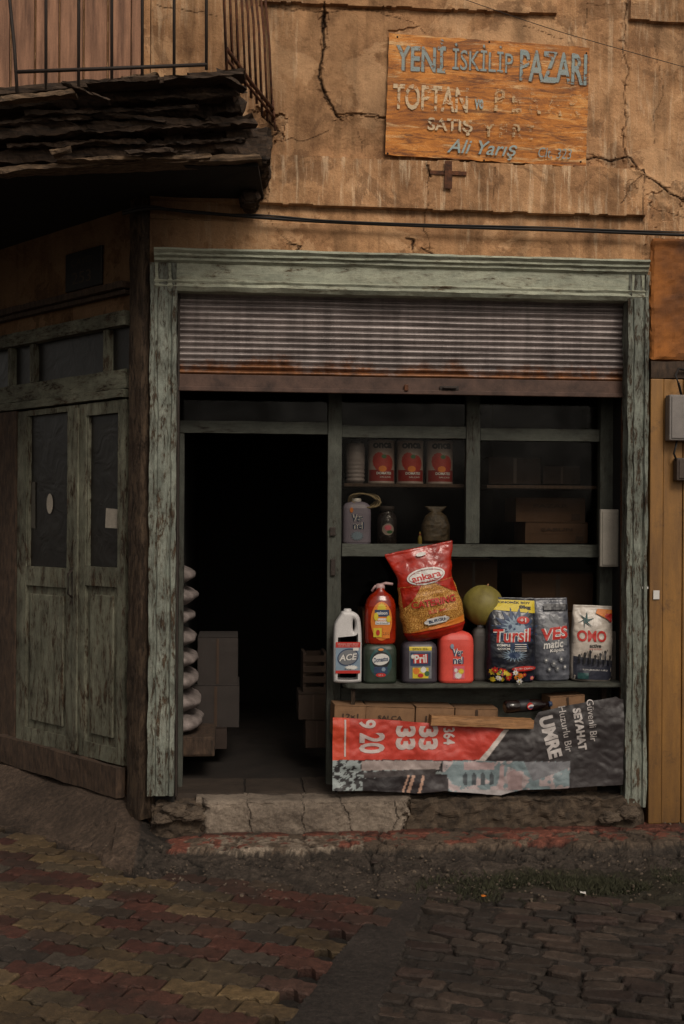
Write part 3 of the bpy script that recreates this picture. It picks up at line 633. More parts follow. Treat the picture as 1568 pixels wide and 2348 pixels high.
# =================== neighbour on the right
NB=empty('neighbouring_building',(XX(1500),0,0)); info(NB,'neighbouring building with orange render and ochre metal door','building')
ox=XX(1500)
nx0=XX(1488)-ox; nx1=XX(1900)-ox
boxes('orange_rendered_wall',[(nx0,nx1,-.012,.3,ZZ(826,0,1500),ZZ(545,0,1500))],orange_wall,NB,amp=.012,res=.02)
boxes('timber_lintel',[(nx0-.003,nx1,-.022,.3,ZZ(868,0,1500),ZZ(828,0,1500))],darkwood,NB,amp=.004,res=.04)
zt2=ZZ(870,0,1500)
L_=[(nx0-.005,XX(1517)-ox-.003,-.03,.3,.0,zt2),(XX(1517)-ox,XX(1562)-ox-.003,-.022,.3,.0,zt2),(XX(1562)-ox,XX(1640)-ox-.003,-.026,.3,.0,zt2),(XX(1640)-ox,nx1,-.02,.3,.0,zt2)]
boxes('metal_door',L_,ochre,NB,bev=.004)
boxes('wall_base',[(nx0-.01,nx1,-.035,.3,-.1,-.002)],soil,NB,amp=.01,res=.04)
def topbox(name,label,cat,pxa,pxb,pya,pyb,Y,dep,mat,extra=None):
    xa_=XX(pxa,Y,(pya+pyb)/2); xb_=XX(pxb,Y,(pya+pyb)/2); z0=ZZ(pyb,Y,(pxa+pxb)/2); z1=ZZ(pya,Y,(pxa+pxb)/2); c=((xa_+xb_)/2,Y,z0)
    o=boxes(name,[(xa_-c[0],xb_-c[0],0,dep,0,z1-z0),(xa_-c[0]+.012,xb_-c[0]-.012,-.006,0,.012,z1-z0-.012)],mat,None,bev=.006,loc=c); info(o,label,cat); return o,(xb_-xa_),(z1-z0)
topbox('electrical_box','small white electrical box fixed to ochre door','electrical box',1535,1610,905,1010,-.10,.07,boxgrey)
topbox('junction_box','small dark grey junction box below the white box','junction box',1552,1612,1050,1102,-.09,.06,simple('dark_grey_box',s(70,58,50),.7))
topbox('hanging_panel','narrow off-white panel hanging beside the window','panel',1376,1420,1168,1300,.16,.03,simple('off_white_panel',s(138,132,122),.6,.25,6,.1))
for nm,lb,P in [('conduit','short black conduit looping into the electrical box',[W(1562,905,-.07),W(1556,880,-.09),W(1549,862,-.08),W(1556,845,-.05),W(1575,850,-.04)]),('conduit','thin black lead hanging between the two boxes',[W(1552,1010,-.07),W(1545,1040,-.07),W(1552,1060,-.07)])]:
    c=P[0].copy(); bm=bmesh.new(); tube(bm,[p-c for p in P],.007,8); o=bm2(nm,bm,blackc,None,loc=c); info(o,lb,'cable')
# =================== cables, anchor
def cable(name,label,pts,r,Y,mat):
    P=[W(a,b_,Y if not isinstance(Y,list) else Y[i]) for i,(a,b_) in enumerate(pts)]; Q=[]
    for i in range(len(P)-1):
        p0=P[max(0,i-1)];p1=P[i];p2=P[i+1];p3=P[min(len(P)-1,i+2)]
        for t in np.linspace(0,1,8,endpoint=False):
            t=float(t); Q.append(.5*((2*p1)+(p2-p0)*t+(2*p0-5*p1+4*p2-p3)*t*t+(3*p1-p0-3*p2+p3)*t**3))
    Q.append(P[-1]); c=Q[0].copy(); bm=bmesh.new(); tube(bm,[q-c for q in Q],r,8); o=bm2(name,bm,mat,None,loc=c); info(o,label,'cable'); return o
cable('electric_cable','thick black electric cable running under the wall ledge',[(280,490),(345,478),(440,486),(600,499),(760,509),(1000,519),(1250,527),(1420,533),(1700,544)],.0095,-.06,blackc)
cable('electric_cable','thin black cable strung beside the thicker one',[(280,484),(345,472),(440,489),(600,493),(760,506),(1000,515),(1250,521),(1420,528),(1700,536)],.0045,-.07,blackc)
cable('thin_wire','thin wire crossing the upper plaster wall',[(1040,-10),(1250,62),(1420,112),(1700,190)],.0020,-.06,blackc)
c=W(1027,400,-.035); bm=bmesh.new()
addbox(bm,W(985,393,-.04).x-c.x,W(1070,394,-.04).x-c.x,-.012,.006,-.006,.018,amp=.002,res=.02); addbox(bm,W(1018,400,-.04).x-c.x,W(1036,400,-.04).x-c.x,-.02,-.0125,W(1027,434,-.04).z-c.z,W(1027,370,-.04).z-c.z,amp=.002,res=.02)
o=bm2('iron_wall_anchor',bm,rust,None,loc=c); info(o,'rusty cross shaped iron anchor on plaster ledge','wall anchor')
# =================== sign
q=[W(892,75,-.03),W(1352,110,-.03),W(1343,382,-.03),W(883,356,-.03)]
sc=(q[0]+q[1]+q[2]+q[3])/4; sw=((q[1]-q[0]).length+(q[2]-q[3]).length)/2; sh=((q[0]-q[3]).length+(q[1]-q[2]).length)/2
tl=math.atan2((q[1]-q[0]).z+(q[2]-q[3]).z,(q[1]-q[0]).x+(q[2]-q[3]).x)
def rustsign(name,mode):
    m,nt,b=newmat(name)
    c=ramp(nt,noi(nt,6,10,.78,(.5,1,2.2),.9),[(.28,s(76,42,18)),(.42,s(144,84,28)),(.54,s(190,118,42)),(.70,s(218,164,96))])
    c=mixc(nt,ramp(nt,noi(nt,11,9,.8,(.35,1,2.8),.6,(4,4,4)),[(.52,0.),(.58,.75)]),c,s(80,44,22))
    c=mixc(nt,ramp(nt,noi(nt,8,9,.8,(.3,1,3.4),.6,(8,1,4)),[(.54,0.),(.62,.7)]),c,s(218,184,134))
    c=mixc(nt,ramp(nt,noi(nt,2.2,6,.7,off=(3,3,8)),[(.52,0.),(.68,.4)]),c,s(100,62,34))
    if mode:
        c=mixc(nt,mode[1],c,mode[0])
    c=grain(nt,c,.25); nt.links.new(c,b.inputs['Base Color']); b.inputs['Roughness'].default_value=.75; bmp(nt,b,noi(nt,24,6,.7),.4,.005)
    if mode:
        al=ramp(nt,noi(nt,20,9,.8,(.8,1,1.6),.3,(mode[3],2,1)),[(mode[2],1.),(mode[2]+.03,0.)]); nt.links.new(al,b.inputs['Alpha'])
    return m
SG=empty('shop_sign',sc); SG.rotation_euler=(0,-tl,0); info(SG,'rusty orange metal shop sign with flaking painted lettering','sign')
bow=lambda x,z_:-.012*math.cos(x/sw*math.pi)*math.cos(z_/sh*math.pi)-.004*mn.noise(Vector((x*4,0,z_*4)))
V_=[];f=[];nn=(40,24)
for sgn in (0,1):
    for i in range(nn[0]+1):
        for j in range(nn[1]+1):
            x=(i/nn[0]-.5)*sw; z_=(j/nn[1]-.5)*sh; e=0
            if i in(0,nn[0]): x+=.005*mn.noise(Vector((z_*20,i,0)))
            if j in(0,nn[1]): z_+=.007*mn.noise(Vector((x*15,j,0)))
            V_.append((x,bow(x,z_)+(.006 if sgn else 0),z_))
K=(nn[0]+1)*(nn[1]+1); g=lambda i,j:i*(nn[1]+1)+j
for i in range(nn[0]):
    for j in range(nn[1]):
        f.append((g(i,j),g(i+1,j),g(i+1,j+1),g(i,j+1))); f.append(tuple(K+t for t in (g(i,j),g(i,j+1),g(i+1,j+1),g(i+1,j))))
for i in range(nn[0]): f.append((g(i,0),K+g(i,0),K+g(i+1,0),g(i+1,0))); f.append((g(i,nn[1]),g(i+1,nn[1]),K+g(i+1,nn[1]),K+g(i,nn[1])))
for j in range(nn[1]): f.append((g(0,j),g(0,j+1),K+g(0,j+1),K+g(0,j))); f.append((g(nn[0],j),K+g(nn[0],j),K+g(nn[0],j+1),g(nn[0],j+1)))
mesh('sign_plate',V_,f,rustsign('rusty_sign_sheet',None),SG)
L1=rustsign('flaking_blue_grey_lettering',(s(126,148,150),.86,.55,3)); L2=rustsign('ghost_pale_lettering',(s(206,190,158),.72,.52,5)); L3=rustsign('faint_pale_lettering',(s(200,180,142),.6,.45,7)); L4=rustsign('pale_blue_script_lettering',(s(138,166,168),.84,.57,1))
L0=rustsign('dark_letter_shadow',(s(56,50,44),.7,.52,3))
pr=Print(bow,.002,.0008)
U=lambda px:(px-1117)/460*sw; Vv=lambda py:(229-py)/275*sh
def st_(t,xa_,xb_,ya,yb,mat,bold=.03,shear=0,shadow=False):
    cxp=(xa_+xb_)/2; sk=(cxp-1117)*.068; cy=(ya+yb)/2-sk
    if shadow:
        pr.text(t,U(cxp)+.005,Vv(cy)-.004,(xb_-xa_)/460*sw,(yb-ya)/275*sh,L0,0,bold+.01,shear)
    pr.text(t,U(cxp),Vv(cy),(xb_-xa_)/460*sw,(yb-ya)/275*sh,mat,0,bold,shear)
st_('YENİ',904,1016,86,164,L1,.02,0,True); st_('İSKİLİP',1032,1170,102,164,L1,.0,0,True); st_('PAZARI',1186,1341,118,190,L1,.02,0,True)
st_('TOPTAN',900,1070,196,254,L2,.02); st_('ve',1085,1105,228,250,L4,.03); st_('P E R A K',1130,1335,210,262,L3,.02)
st_('SATIŞ',980,1082,270,308,L2,.02); st_('Y E R İ',1105,1222,274,316,L3,.03)
st_('Ali Yarış',1026,1186,322,362,L4,.01,.35); st_('Clt, 323',1235,1312,340,366,L1,.0,.2)
pr.build(SG,'sign_lettering')
for px,py in [(906,84),(1340,120),(1335,370),(893,348),(1115,95),(1112,365)]:
    bm=bmesh.new(); x=U(px);z_=Vv(py-(px-1117)*.068); bmesh.ops.create_uvsphere(bm,u_segments=8,v_segments=5,radius=.006,matrix=Matrix.Translation((x,bow(x,z_),z_))); bm2('nail_head',bm,darkiron,SG)
# =================== shelf and goods
ZS=W(900,1564,.14).z
sx0=XX(790,.1,1570); sx1=XX(1432,.1,1570); cxs=(sx0+sx1)/2; hw=(sx1-sx0)/2
bm=bmesh.new(); pts=[(-hw+.05,-.0),(hw,.0),(hw,.215),(-hw,.215),(-hw-.01,.08),(-hw+.01,.03)]
vb=[bm.verts.new((x,y,-.026)) for x,y in pts]; bm.faces.new(vb[::-1]); vt=[bm.verts.new((x,y,0)) for x,y in pts]; bm.faces.new(vt)
for i in range(6): bm.faces.new((vb[i],vb[(i+1)%6],vt[(i+1)%6],vt[i]))
bmesh.ops.bevel(bm,geom=bm.edges[:],offset=.005,segments=2,affect='EDGES')
SF=empty('wooden_shelf',(cxs,.05,ZS)); info(SF,'narrow grey painted wooden shelf along shop window','shelf')
bm2('shelf_board',bm,frame_h,SF)
boxes('shelf_leg',[(-hw+.035,-hw+.06,.03,.055,-ZS+.17,-.027)],postwood,SF,amp=.002,res=.05); boxes('shelf_leg',[(hw-.12,hw-.09,.1,.13,-ZS+.17,-.027)],postwood,SF,amp=.002,res=.05)
def root(name,label,cat,pxc,Y,z,group=None):
    c=W(pxc,1500,Y); o=empty(name,(c.x,Y,z)); info(o,label,cat,group); return o
kk=lambda Y:(Y+D)/F*1.003
def cansecs(w,h,d,neck=True):
    return [(0,.43*w,.42*d),(.015*h,.47*w,.47*d),(.05*h,.5*w,.5*d),(.36*h,.495*w,.495*d),(.72*h,.5*w,.5*d),(.84*h,.49*w,.485*d),(.91*h,.455*w,.44*d),(.96*h,.38*w,.37*d),(.985*h,.28*w,.3*d),(h,.2*w,.22*d)]
Y=.13; k=kk(Y); R=root('bleach_jug','white plastic bleach jug with blue and red label','bottle',796,Y,ZS); w=60*k; h=168*k
def chaik(P,it=2):
    for _ in range(it):
        Q=[]
        for a,b_ in zip(P,P[1:]+P[:1]): Q+=[(a[0]*.75+b_[0]*.25,a[1]*.75+b_[1]*.25),(a[0]*.25+b_[0]*.75,a[1]*.25+b_[1]*.75)]
        P=Q
    return P
out=chaik([(-.48,0),(.48,0),(.5,.04),(.5,.58),(.48,.70),(.46,.80),(.40,.90),(.22,.945),(.02,.95),(-.2,.95),(-.22,.92),(-.42,.82),(-.5,.74),(-.5,.04)])
hole=chaik([(.16,.88),(.30,.85),(.33,.76),(.28,.68),(.20,.67),(.14,.74)])
cu=bpy.data.curves.new('j','CURVE'); cu.dimensions='2D'; cu.fill_mode='BOTH'; cu.extrude=.022; cu.bevel_depth=.022; cu.bevel_resolution=4; cu.offset=-.016
for P in (out,hole):
    sp=cu.splines.new('POLY'); sp.points.add(len(P)-1); sp.use_cyclic_u=True
    for i,(x,z_) in enumerate(P): sp.points[i].co=(x*w,z_*h,0,1)
tmp=bpy.data.objects.new('j',cu); scene.collection.objects.link(tmp); bpy.context.view_layer.update()
me=bpy.data.meshes.new_from_object(tmp.evaluated_get(bpy.context.evaluated_depsgraph_get())); me.transform(Matrix.Rotation(math.pi/2,4,'X')); bpy.data.objects.remove(tmp)
me.materials.clear(); me.materials.append(white)
for p in me.polygons: p.use_smooth=abs(p.normal.y)<.95
zmin=min(v.co.z for v in me.vertices); me.transform(Matrix.Translation((0,0,-zmin)))
link(bpy.data.objects.new('jug_body',me),R)
bm=bmesh.new(); lathe(bm,[(.026,.90*h),(.026,.945*h),(.022,.95*h),(.022,1.0*h),(.018,1.01*h)],-.0*w); bm2('cap',bm,white,R)
pr=Print(lambda x,z_:-.0445); a=w*.47
pr.rect(-a,a,.17*h,.56*h,skyp,2,2); pr.rect(-a,a,.49*h,.565*h,redp,2,2); pr.rect(-a,a,.14*h,.18*h,redp,2,2); pr.ell(0,.36*h,a*.88,.115*h,bluep,.3); pr.ell(0,.36*h,a*.8,.10*h,greyp,.3); pr.ell(.02,.22*h,a*.5,.03*h,whitep,0,.2)
pr.text('ACE',0,.36*h,a*1.5,.085*h,blackp,.1,.08,.25); pr.text('ACE',0,.36*h,a*1.5,.085*h,whitep,.1,.03,.25); pr.text('FERAHLIK VEREN BEYAZ',0,.54*h,a*1.7,.014*h,whitep); pr.text('HAVA GİBİ TEMİZ',0,.515*h,a*1.6,.014*h,whitep); pr.text('4 kg',0,.2*h,a*.6,.02*h,blackp); pr.rect(a*.4,a*.85,.45*h,.49*h,whitep,2,2); pr.build(R)
def canister(name,label,pxa,pxb,pyt,mat,Y,d=.15,z=ZS):
    k=kk(Y); R=root(name,label,'canister',(pxa+pxb)/2,Y,z); w=(pxb-pxa)*k; h=(1563-pyt)*k; b_=Body(cansecs(w,h,d),4.2,.0012,14,pxa); b_.build('canister_body',mat,R); return R,b_,w,h
R,b_,w,h=canister('detergent_canister','dark green plastic canister with oval label',831,908,1470,greencan,.14)
gz=h
pr=Print(b_.fy); pr.ell(0,.52*h,.33*w,.38*h,tealp); pr.ell(0,.58*h,.26*w,.22*h,blackp); pr.ell(0,.60*h,.25*w,.14*h,whitep,.15); pr.text('Domestos',0,.60*h,.44*w,.12*h,bluep,.12,.03,.2); pr.rect(-.2*w,.2*w,.26*h,.42*h,bluep); pr.ell(0,.22*h,.15*w,.05*h,redp); pr.text('3.5 L',0,.22*h,.14*w,.04*h,whitep); pr.ell(0,.84*h,.08*w,.03*h,orap); pr.ell(.08*w,.36*h,.06*w,.05*h,skyp,0,.2); pr.build(R)
R,b_,w,h=canister('detergent_canister','dark violet plastic canister with yellow label',918,1001,1466,greycan,.14)
pr=Print(b_.fy); pr.rect(-.31*w,.31*w,.12*h,.80*h,greyp); pr.rect(-.31*w,.31*w,.78*h,.87*h,yelp); pr.rect(-.28*w,.28*w,.42*h,.74*h,bluep); pr.rect(-.2*w,.2*w,.48*h,.70*h,redp); pr.text('Pril',0,.59*h,.34*w,.2*h,whitep,.05,.03); pr.rect(-.22*w,.22*w,.13*h,.38*h,yelp); pr.ell(-.12*w,.30*h,.09*w,.08*h,orap); pr.ell(.08*w,.33*h,.08*w,.07*h,whitep,0,.15); pr.ell(.18*w,.24*h,.07*w,.06*h,greenp); pr.text('SIVI EL',0,.825*h,.45*w,.04*h,blackp); pr.ell(0,.2*h,.08*w,.05*h,redp); pr.ell(-.22*w,.64*h,.05*w,.05*h,whitep,0,.3); pr.build(R)
R,b_,w,h=canister('detergent_canister','coral red softener canister with white lettering',1003,1084,1444,redcan,.13)
pr=Print(b_.fy); pr.text('Ver',0,.60*h,.32*w,.15*h,whitep,.0,.10); pr.text('nel',.02*w,.45*h,.30*w,.14*h,whitep,0,.10); pr.text('Ver',0,.60*h,.32*w,.15*h,bluep,.0,.02); pr.text('nel',.02*w,.45*h,.30*w,.14*h,bluep,0,.02)
pr.rect(-.12*w,.20*w,.10*h,.34*h,pinkp); pr.ell(.02*w,.16*h,.1*w,.06*h,whitep,0,.2); pr.ell(.1*w,.24*h,.08*w,.05*h,yelp,0,.2); pr.ell(-.05*w,.26*h,.05*w,.04*h,whitep,0,.2); pr.ell(-.16*w,.72*h,.05*w,.05*h,skyp); pr.build(R)
R,b_,w,h=canister('storage_canister','plain dark grey canister behind the softener',1080,1122,1440,simple('dull_grey_plastic',s(62,58,55),.6),.20,.1)
bm=bmesh.new(); lathe(bm,[(.02,h-.02),(.02,h+.012),(.017,h+.015)]); bm2('cap',bm,greyp,R)
Y=.14;k=kk(Y); R=root('soap_bottle','amber red liquid soap bottle standing on green canister','bottle',871,Y,ZS+gz-.012); w=72*k; h=130*k
b_=Body([(0,.42*w,.06),(.03*h,.48*w,.068),(.1*h,.5*w,.07),(.5*h,.5*w,.07),(.68*h,.49*w,.068),(.78*h,.44*w,.06),(.86*h,.34*w,.05),(.92*h,.2*w,.035),(.96*h,.13*w,.028),(h,.12*w,.026)],2.6); b_.build('bottle_body',amber,R)
bm=bmesh.new(); lathe(bm,[(.026,.96*h),(.027,1.0*h),(.024,1.06*h),(.012,1.07*h)],.0); tube(bm,[(.0,-.01,1.05*h),(.03,-.015,1.075*h),(.07,-.02,1.06*h)],.008); tube(bm,[(-.05,0,.93*h),(-.03,0,1.02*h),(0,0,1.05*h)],.007); bm2('cap',bm,simple('pale_pink_cap',s(172,142,140),.4),R)
pr=Print(b_.fy); pr.ell(.0,.42*h,.34*w,.34*h,orap,0,0); pr.ell(0,.64*h,.14*w,.09*h,yelp,0,.2); pr.rect(-.22*w,.24*w,.5*h,.62*h,bluep); pr.text('saloon',.01*w,.565*h,.34*w,.06*h,whitep,0,.02); pr.rect(-.2*w,.26*w,.36*h,.47*h,whitep); pr.text('MANGO',0,.43*h,.3*w,.03*h,orap,0,.02); pr.text('Sıvı El Sabunu',.02*w,.385*h,.38*w,.025*h,blackp); pr.rect(-.26*w,.0*w,.14*h,.30*h,yelp); pr.rect(.02*w,.26*w,.12*h,.32*h,orap); pr.text('2,5 L',.14*w,.2*h,.2*w,.05*h,blackp); pr.ell(-.18*w,.5*h,.07*w,.07*h,yelp); pr.ell(.22*w,.46*h,.07*w,.06*h,yelp); pr.ell(-.12*w,.22*h,.06*w,.05*h,redp); pr.build(R)
# bulgur bag
Y=.125;k=kk(Y); pb=W(1000,1462,Y); R=empty('bulgur_bag',(pb.x,Y,pb.z)); R.rotation_euler=(rad(4),rad(-12),0); info(R,'red and clear plastic bag of bulgur leaning across canisters','bag')
w=148*k;h=214*k
b_=Body([(0,.36*w,.03),(.03*h,.44*w,.055),(.1*h,.49*w,.085),(.3*h,.5*w,.10),(.5*h,.46*w,.095),(.68*h,.43*w,.07),(.80*h,.46*w,.045),(.9*h,.51*w,.022),(.97*h,.54*w,.006),(h,.54*w,.004)],2.3,.012,10,3)
b_.build('bag_body',None,R,70,72,mi=lambda z_:(1 if .13*h<z_<.62*h else 0),mats=[foil_red,grain_m])
pr=Print(b_.fy,.003,.0009)
pr.quad([(-.42*w,.62*h),(-.1*w,.62*h),(-.3*w,.46*h),(-.44*w,.40*h)],foil_red); pr.quad([(.1*w,.62*h),(.41*w,.62*h),(.44*w,.46*h),(.34*w,.50*h)],foil_red)
pr.quad([(-.46*w,.13*h),(.46*w,.13*h),(.47*w,.20*h),(-.1*w,.16*h)],orap)
pr.ell(.0,.70*h,.30*w,.085*h,whitep); pr.ell(0,.70*h,.27*w,.07*h,darkred); pr.ell(0,.70*h,.265*w,.058*h,whitep); pr.text('ankara',0,.70*h,.46*w,.065*h,redp,.03,.03); pr.text('NUH\'UN',0,.765*h,.2*w,.018*h,whitep); pr.text('MAKARNASI',.02*w,.645*h,.4*w,.025*h,redp); pr.text('CATERING',.03*w,.42*h,.70*w,.075*h,redp,-.03,.03); pr.text('2,5 kg',.05*w,.32*h,.28*w,.04*h,redp,0,.02)
pr.ell(.02*w,.22*h,.20*w,.038*h,whitep); pr.rect(-.13*w,.17*w,.187*h,.255*h,whitep); pr.text('BURGU',.02*w,.22*h,.26*w,.035*h,bluep,0,.04); pr.ell(0,.93*h,.08*w,.02*h,whitep); pr.build(R)
# melon
Y=.22; c=W(1098,1388,Y); c.z=W(1098,1434,Y).z
bm=bmesh.new(); bmesh.ops.create_uvsphere(bm,u_segments=48,v_segments=28,radius=1)
rr=47*kk(Y)
for v in bm.verts:
    a=math.atan2(v.co.y,v.co.x); g_=1+.012*math.cos(a*10)+.015*mn.noise(v.co*3); v.co=Vector((v.co.x*rr*1.03*g_,v.co.y*rr*g_,v.co.z*rr*g_+rr))
for f_ in bm.faces: f_.smooth=True
M_=empty('melon',c); info(M_,'round yellow green melon resting behind the bags','melon'); M_.rotation_euler=(0,rad(12),0)
bm2('fruit',bm,yellowbag,M_); bm=bmesh.new(); tube(bm,[(0,0,2*rr-.004),(0.004,0,2*rr+.012)],[.006,.004]); bm2('stalk',bm,plankm,M_)
def bagsecs(w,h,d): return [(0,.44*w,.40*d),(.02*h,.475*w,.46*d),(.08*h,.495*w,.5*d),(.3*h,.5*w,.53*d),(.55*h,.495*w,.48*d),(.75*h,.485*w,.36*d),(.87*h,.48*w,.2*d),(.94*h,.475*w,.08*d),(.97*h,.475*w,.02*d),(h,.475*w,.014*d)]
def bag(label,pxa,pxb,pyt,mat,Y,d,seed,tilt=0,lean=0):
    k=kk(Y); R=root('detergent_bag',label,'bag',(pxa+pxb)/2,Y,ZS+.001); R.rotation_euler=(rad(lean),rad(tilt),0); w=(pxb-pxa)*k; h=(1563-pyt)*k; b_=Body(bagsecs(w,h,d),3.2,.009,11,seed); b_.build('bag_body',mat,R,70,72); return R,b_,w,h
R,b_,w,h=bag('white bag of washing powder with red lettering',1303,1401,1388,foil_white,.17,.13,9,2)
pr=Print(b_.fy,.003,.0008); pr.quad([(-.46*w,.0*h+.01),(.47*w,.01),(.48*w,.28*h),(-.47*w,.33*h)],simple('dusk_blue_print',s(48,50,62),.5,.3),14,10)
pr.text('OMO',-.06*w,.60*h,.70*w,.15*h,redp,.0,.035); pr.text('active',.02*w,.475*h,.28*w,.05*h,blackp,0,.02); pr.text('FAST ACTION',.02*w,.43*h,.3*w,.018*h,redp)
for a in range(6): aa=a*math.pi/3+.3; pr.quad([(-.2*w,.8*h),(-.2*w+.012*math.sin(aa),.8*h-.012*math.cos(aa)),(-.2*w+.055*math.cos(aa),.8*h+.055*math.sin(aa)),(-.2*w-.004,.8*h+.004)],tealp,2,2)
pr.quad([(.05*w,.90*h),(.42*w,.80*h),(.45*w,.95*h),(.1*w,.96*h)],orap); pr.quad([(.25*w,.86*h),(.42*w,.78*h),(.45*w,.9*h),(.3*w,.9*h)],redp)
for i_ in range(7):
    q_=(-.36+.12*i_)*w; hh=(.34+.03*(i_%3))*h; pr.ell(q_,hh,.026*w,.02*h,blackp); pr.quad([(q_-.03*w,.24*h),(q_+.03*w,.24*h),(q_+.022*w,hh-.012*h),(q_-.022*w,hh-.012*h)],blackp,2,3); pr.quad([(q_+.01*w,hh-.03*h),(q_+.02*w,hh-.04*h),(q_+.06*w,hh+.03*h),(q_+.05*w,hh+.035*h)],blackp,2,2)
pr.text('TÜM LEKELERE KARŞI',0,.16*h,.6*w,.03*h,whitep); pr.rect(-.4*w,-.15*w,.04*h,.12*h,tealp); pr.build(R)
R,b_,w,h=bag('grey bag of washing powder with faded red lettering',1218,1306,1372,foil_grey,.19,.14,5,-1)
pr=Print(b_.fy,.003,.0008); pr.ell(.1*w,.6*h,.34*w,.2*h,greyp,.3,.12); pr.text('VES',.07*w,.58*h,.72*w,.15*h,whitep,.1,.07,.2); pr.text('VES',.07*w,.58*h,.72*w,.15*h,redp,.1,.035,.2); pr.text('matic',.0*w,.45*h,.55*w,.09*h,whitep,.08,.02,.2); pr.text('Köpük',.1*w,.375*h,.4*w,.05*h,whitep,.08,.02,.2)
for (a,c_,r_) in [(-.2,.26,.06),(0,.22,.07),(.2,.27,.06),(.1,.16,.06),(-.12,.15,.05),(.3,.18,.045)]: pr.ell(a*w,c_*h,r_*w,r_*.6*h,greyp,0,.18,16); pr.ell(a*w,c_*h,.02*w,.012*h,whitep)
pr.rect(-.2*w,.45*w,.86*h,.93*h,simple('black_header_print',s(30,30,36),.4)); pr.build(R)
R,b_,w,h=bag('large dark blue bag of washing powder with flowers',1110,1226,1368,foil_dark,.14,.15,2,1)
pr=Print(b_.fy,.003,.0008)
pr.quad([(-.47*w,.86*h),(.47*w,.82*h),(.47*w,.965*h),(-.47*w,.975*h)],yelp,14,6); pr.text('EKONOMİK BOY',0,.945*h,.76*w,.034*h,blackp,-.02,.04); pr.text('8kg',.26*w,.885*h,.24*w,.05*h,blackp,-.03,.05)
pr.ell(.05*w,.62*h,.40*w,.22*h,bluep,0,.25,32); pr.ell(.05*w,.66*h,.24*w,.11*h,skyp,.2,.3,36); pr.ell(.02*w,.33*h,.20*w,.06*h,skyp,0,.35,36); pr.ell(.02*w,.33*h,.14*w,.045*h,bluep,0,.35,36)
pr.text('Tursil',-.02*w,.56*h,.76*w,.16*h,whitep,.05,.06,.1); pr.text('Tursil',-.02*w,.56*h,.76*w,.16*h,redp,.05,.02,.1); pr.ell(.2*w,.74*h,.13*w,.045*h,redp); pr.text('+1',.2*w,.74*h,.12*w,.05*h,whitep,0,.04)
pr.text('KOMPLE',-.2*w,.445*h,.26*w,.028*h,whitep,0,.03); pr.text('ÇÖZÜM',-.2*w,.405*h,.24*w,.028*h,whitep,0,.03)
for i_ in range(4): pr.rect(.02*w,.26*w,(.455-.025*i_)*h,(.463-.025*i_)*h,whitep,3,1)
pr.ell(.22*w,.175*h,.26*w,.03*h,redp,.05); pr.text('Bin Bir Çiçekler',.22*w,.175*h,.4*w,.025*h,whitep,.05)
rs=random.Random(5)
for i_ in range(26):
    a=rs.uniform(-.42,.42)*w; c_=(.04+.12*rs.random()-.04*(a/w>.1))*h; mt=rs.choice([redp,whitep,yelp,pinkp,greenp,orap,redp,whitep]); r_=rs.uniform(.035,.06); pr.ell(a,max(.03*h,c_),r_*w,r_*.62*h,mt,rs.random(),.22,14); pr.ell(a,max(.03*h,c_),.014*w,.009*h,yelp,0,0,8)
pr.build(R)
topbox('small_pouch','small pale pouch leaning at the end of shelf','pouch',1402,1424,1448,1562,.2,.04,simple('pale_film',s(100,92,86),.5))
# ============ goods behind the glass
def ishelf(pxa,pxb,py,label):
    xa_=XX(pxa,.5,py);xb_=XX(pxb,.5,py); z_=ZZ(py,.5,930); o=boxes('display_shelf',[(-(xb_-xa_)/2,(xb_-xa_)/2,0,.30,-.02,0)],darkwood,None,loc=((xa_+xb_)/2,.36,z_),bev=.003); info(o,label,'shelf'); return z_
z1_=ishelf(784,1062,1111,'dim wooden display shelf holding tomato tins'); z2_=ishelf(784,1400,1248,'long dim display shelf behind the window rail'); z3_=ishelf(1105,1400,1112,'empty dim display shelf behind glass')
tinred=simple('tomato_red_print',s(156,46,36),.45,.3,22,0); tinw=simple('cream_tin_print',s(148,134,126),.4,.2,12,0)
def tin(px):
    k=kk(.46); R=root('tomato_tin','large red and cream tomato tin on display shelf','tin',px,.46,z1_,'tomato tins on shelf'); w=62*k; h=100*k; r=w/2
    bm=bmesh.new(); lathe(bm,[(r*.97,0),(r,.004),(r,.012),(r*.98,.016),(r*.98,h-.016),(r,h-.012),(r,h-.003),(r*.96,h)],seg=36); bm2('tin_body',bm,tinw,R)
    fy=lambda x,z_:-math.sqrt(max(0,(r*.985)**2-x*x))
    pr=Print(fy,.0008,.0005); pr.rect(-.92*r,.92*r,.06*h,.32*h,darkred,16,3); pr.ell(-.2*r,.50*h,.5*r,.22*h,tinred,.2,.03); pr.ell(.3*r,.46*h,.48*r,.2*h,tinred); pr.ell(.1*r,.62*h,.2*r,.05*h,greenp,0,.3); pr.ell(.0,.34*h,.3*r,.07*h,orap); pr.text('onca',.0,.87*h,1.4*r,.13*h,blackp,0,.05); pr.text('DOMATES',.1*r,.24*h,1.1*r,.06*h,whitep,0,.03); pr.text('SALÇASI',.2*r,.15*h,.8*r,.04*h,whitep); pr.build(R)
for px in (871,937,1005): tin(px)
R=root('cup_stack','stack of clear white plastic cups on display shelf','cup',812,.44,z1_); bm=bmesh.new()
pf=[(.045,0)]
for i in range(9): pf+=[(.050+.001*i,.012+i*.024),(.056,.016+i*.024),(.056,.026+i*.024)]
lathe(bm,pf+[(.05,.24)]); bm2('cups',bm,simple('milky_plastic',s(132,124,122),.35,.2),R); bm=bmesh.new(); lathe(bm,[(.03,.241),(.03,.252)]); bm2('lid',bm,greyp,R)
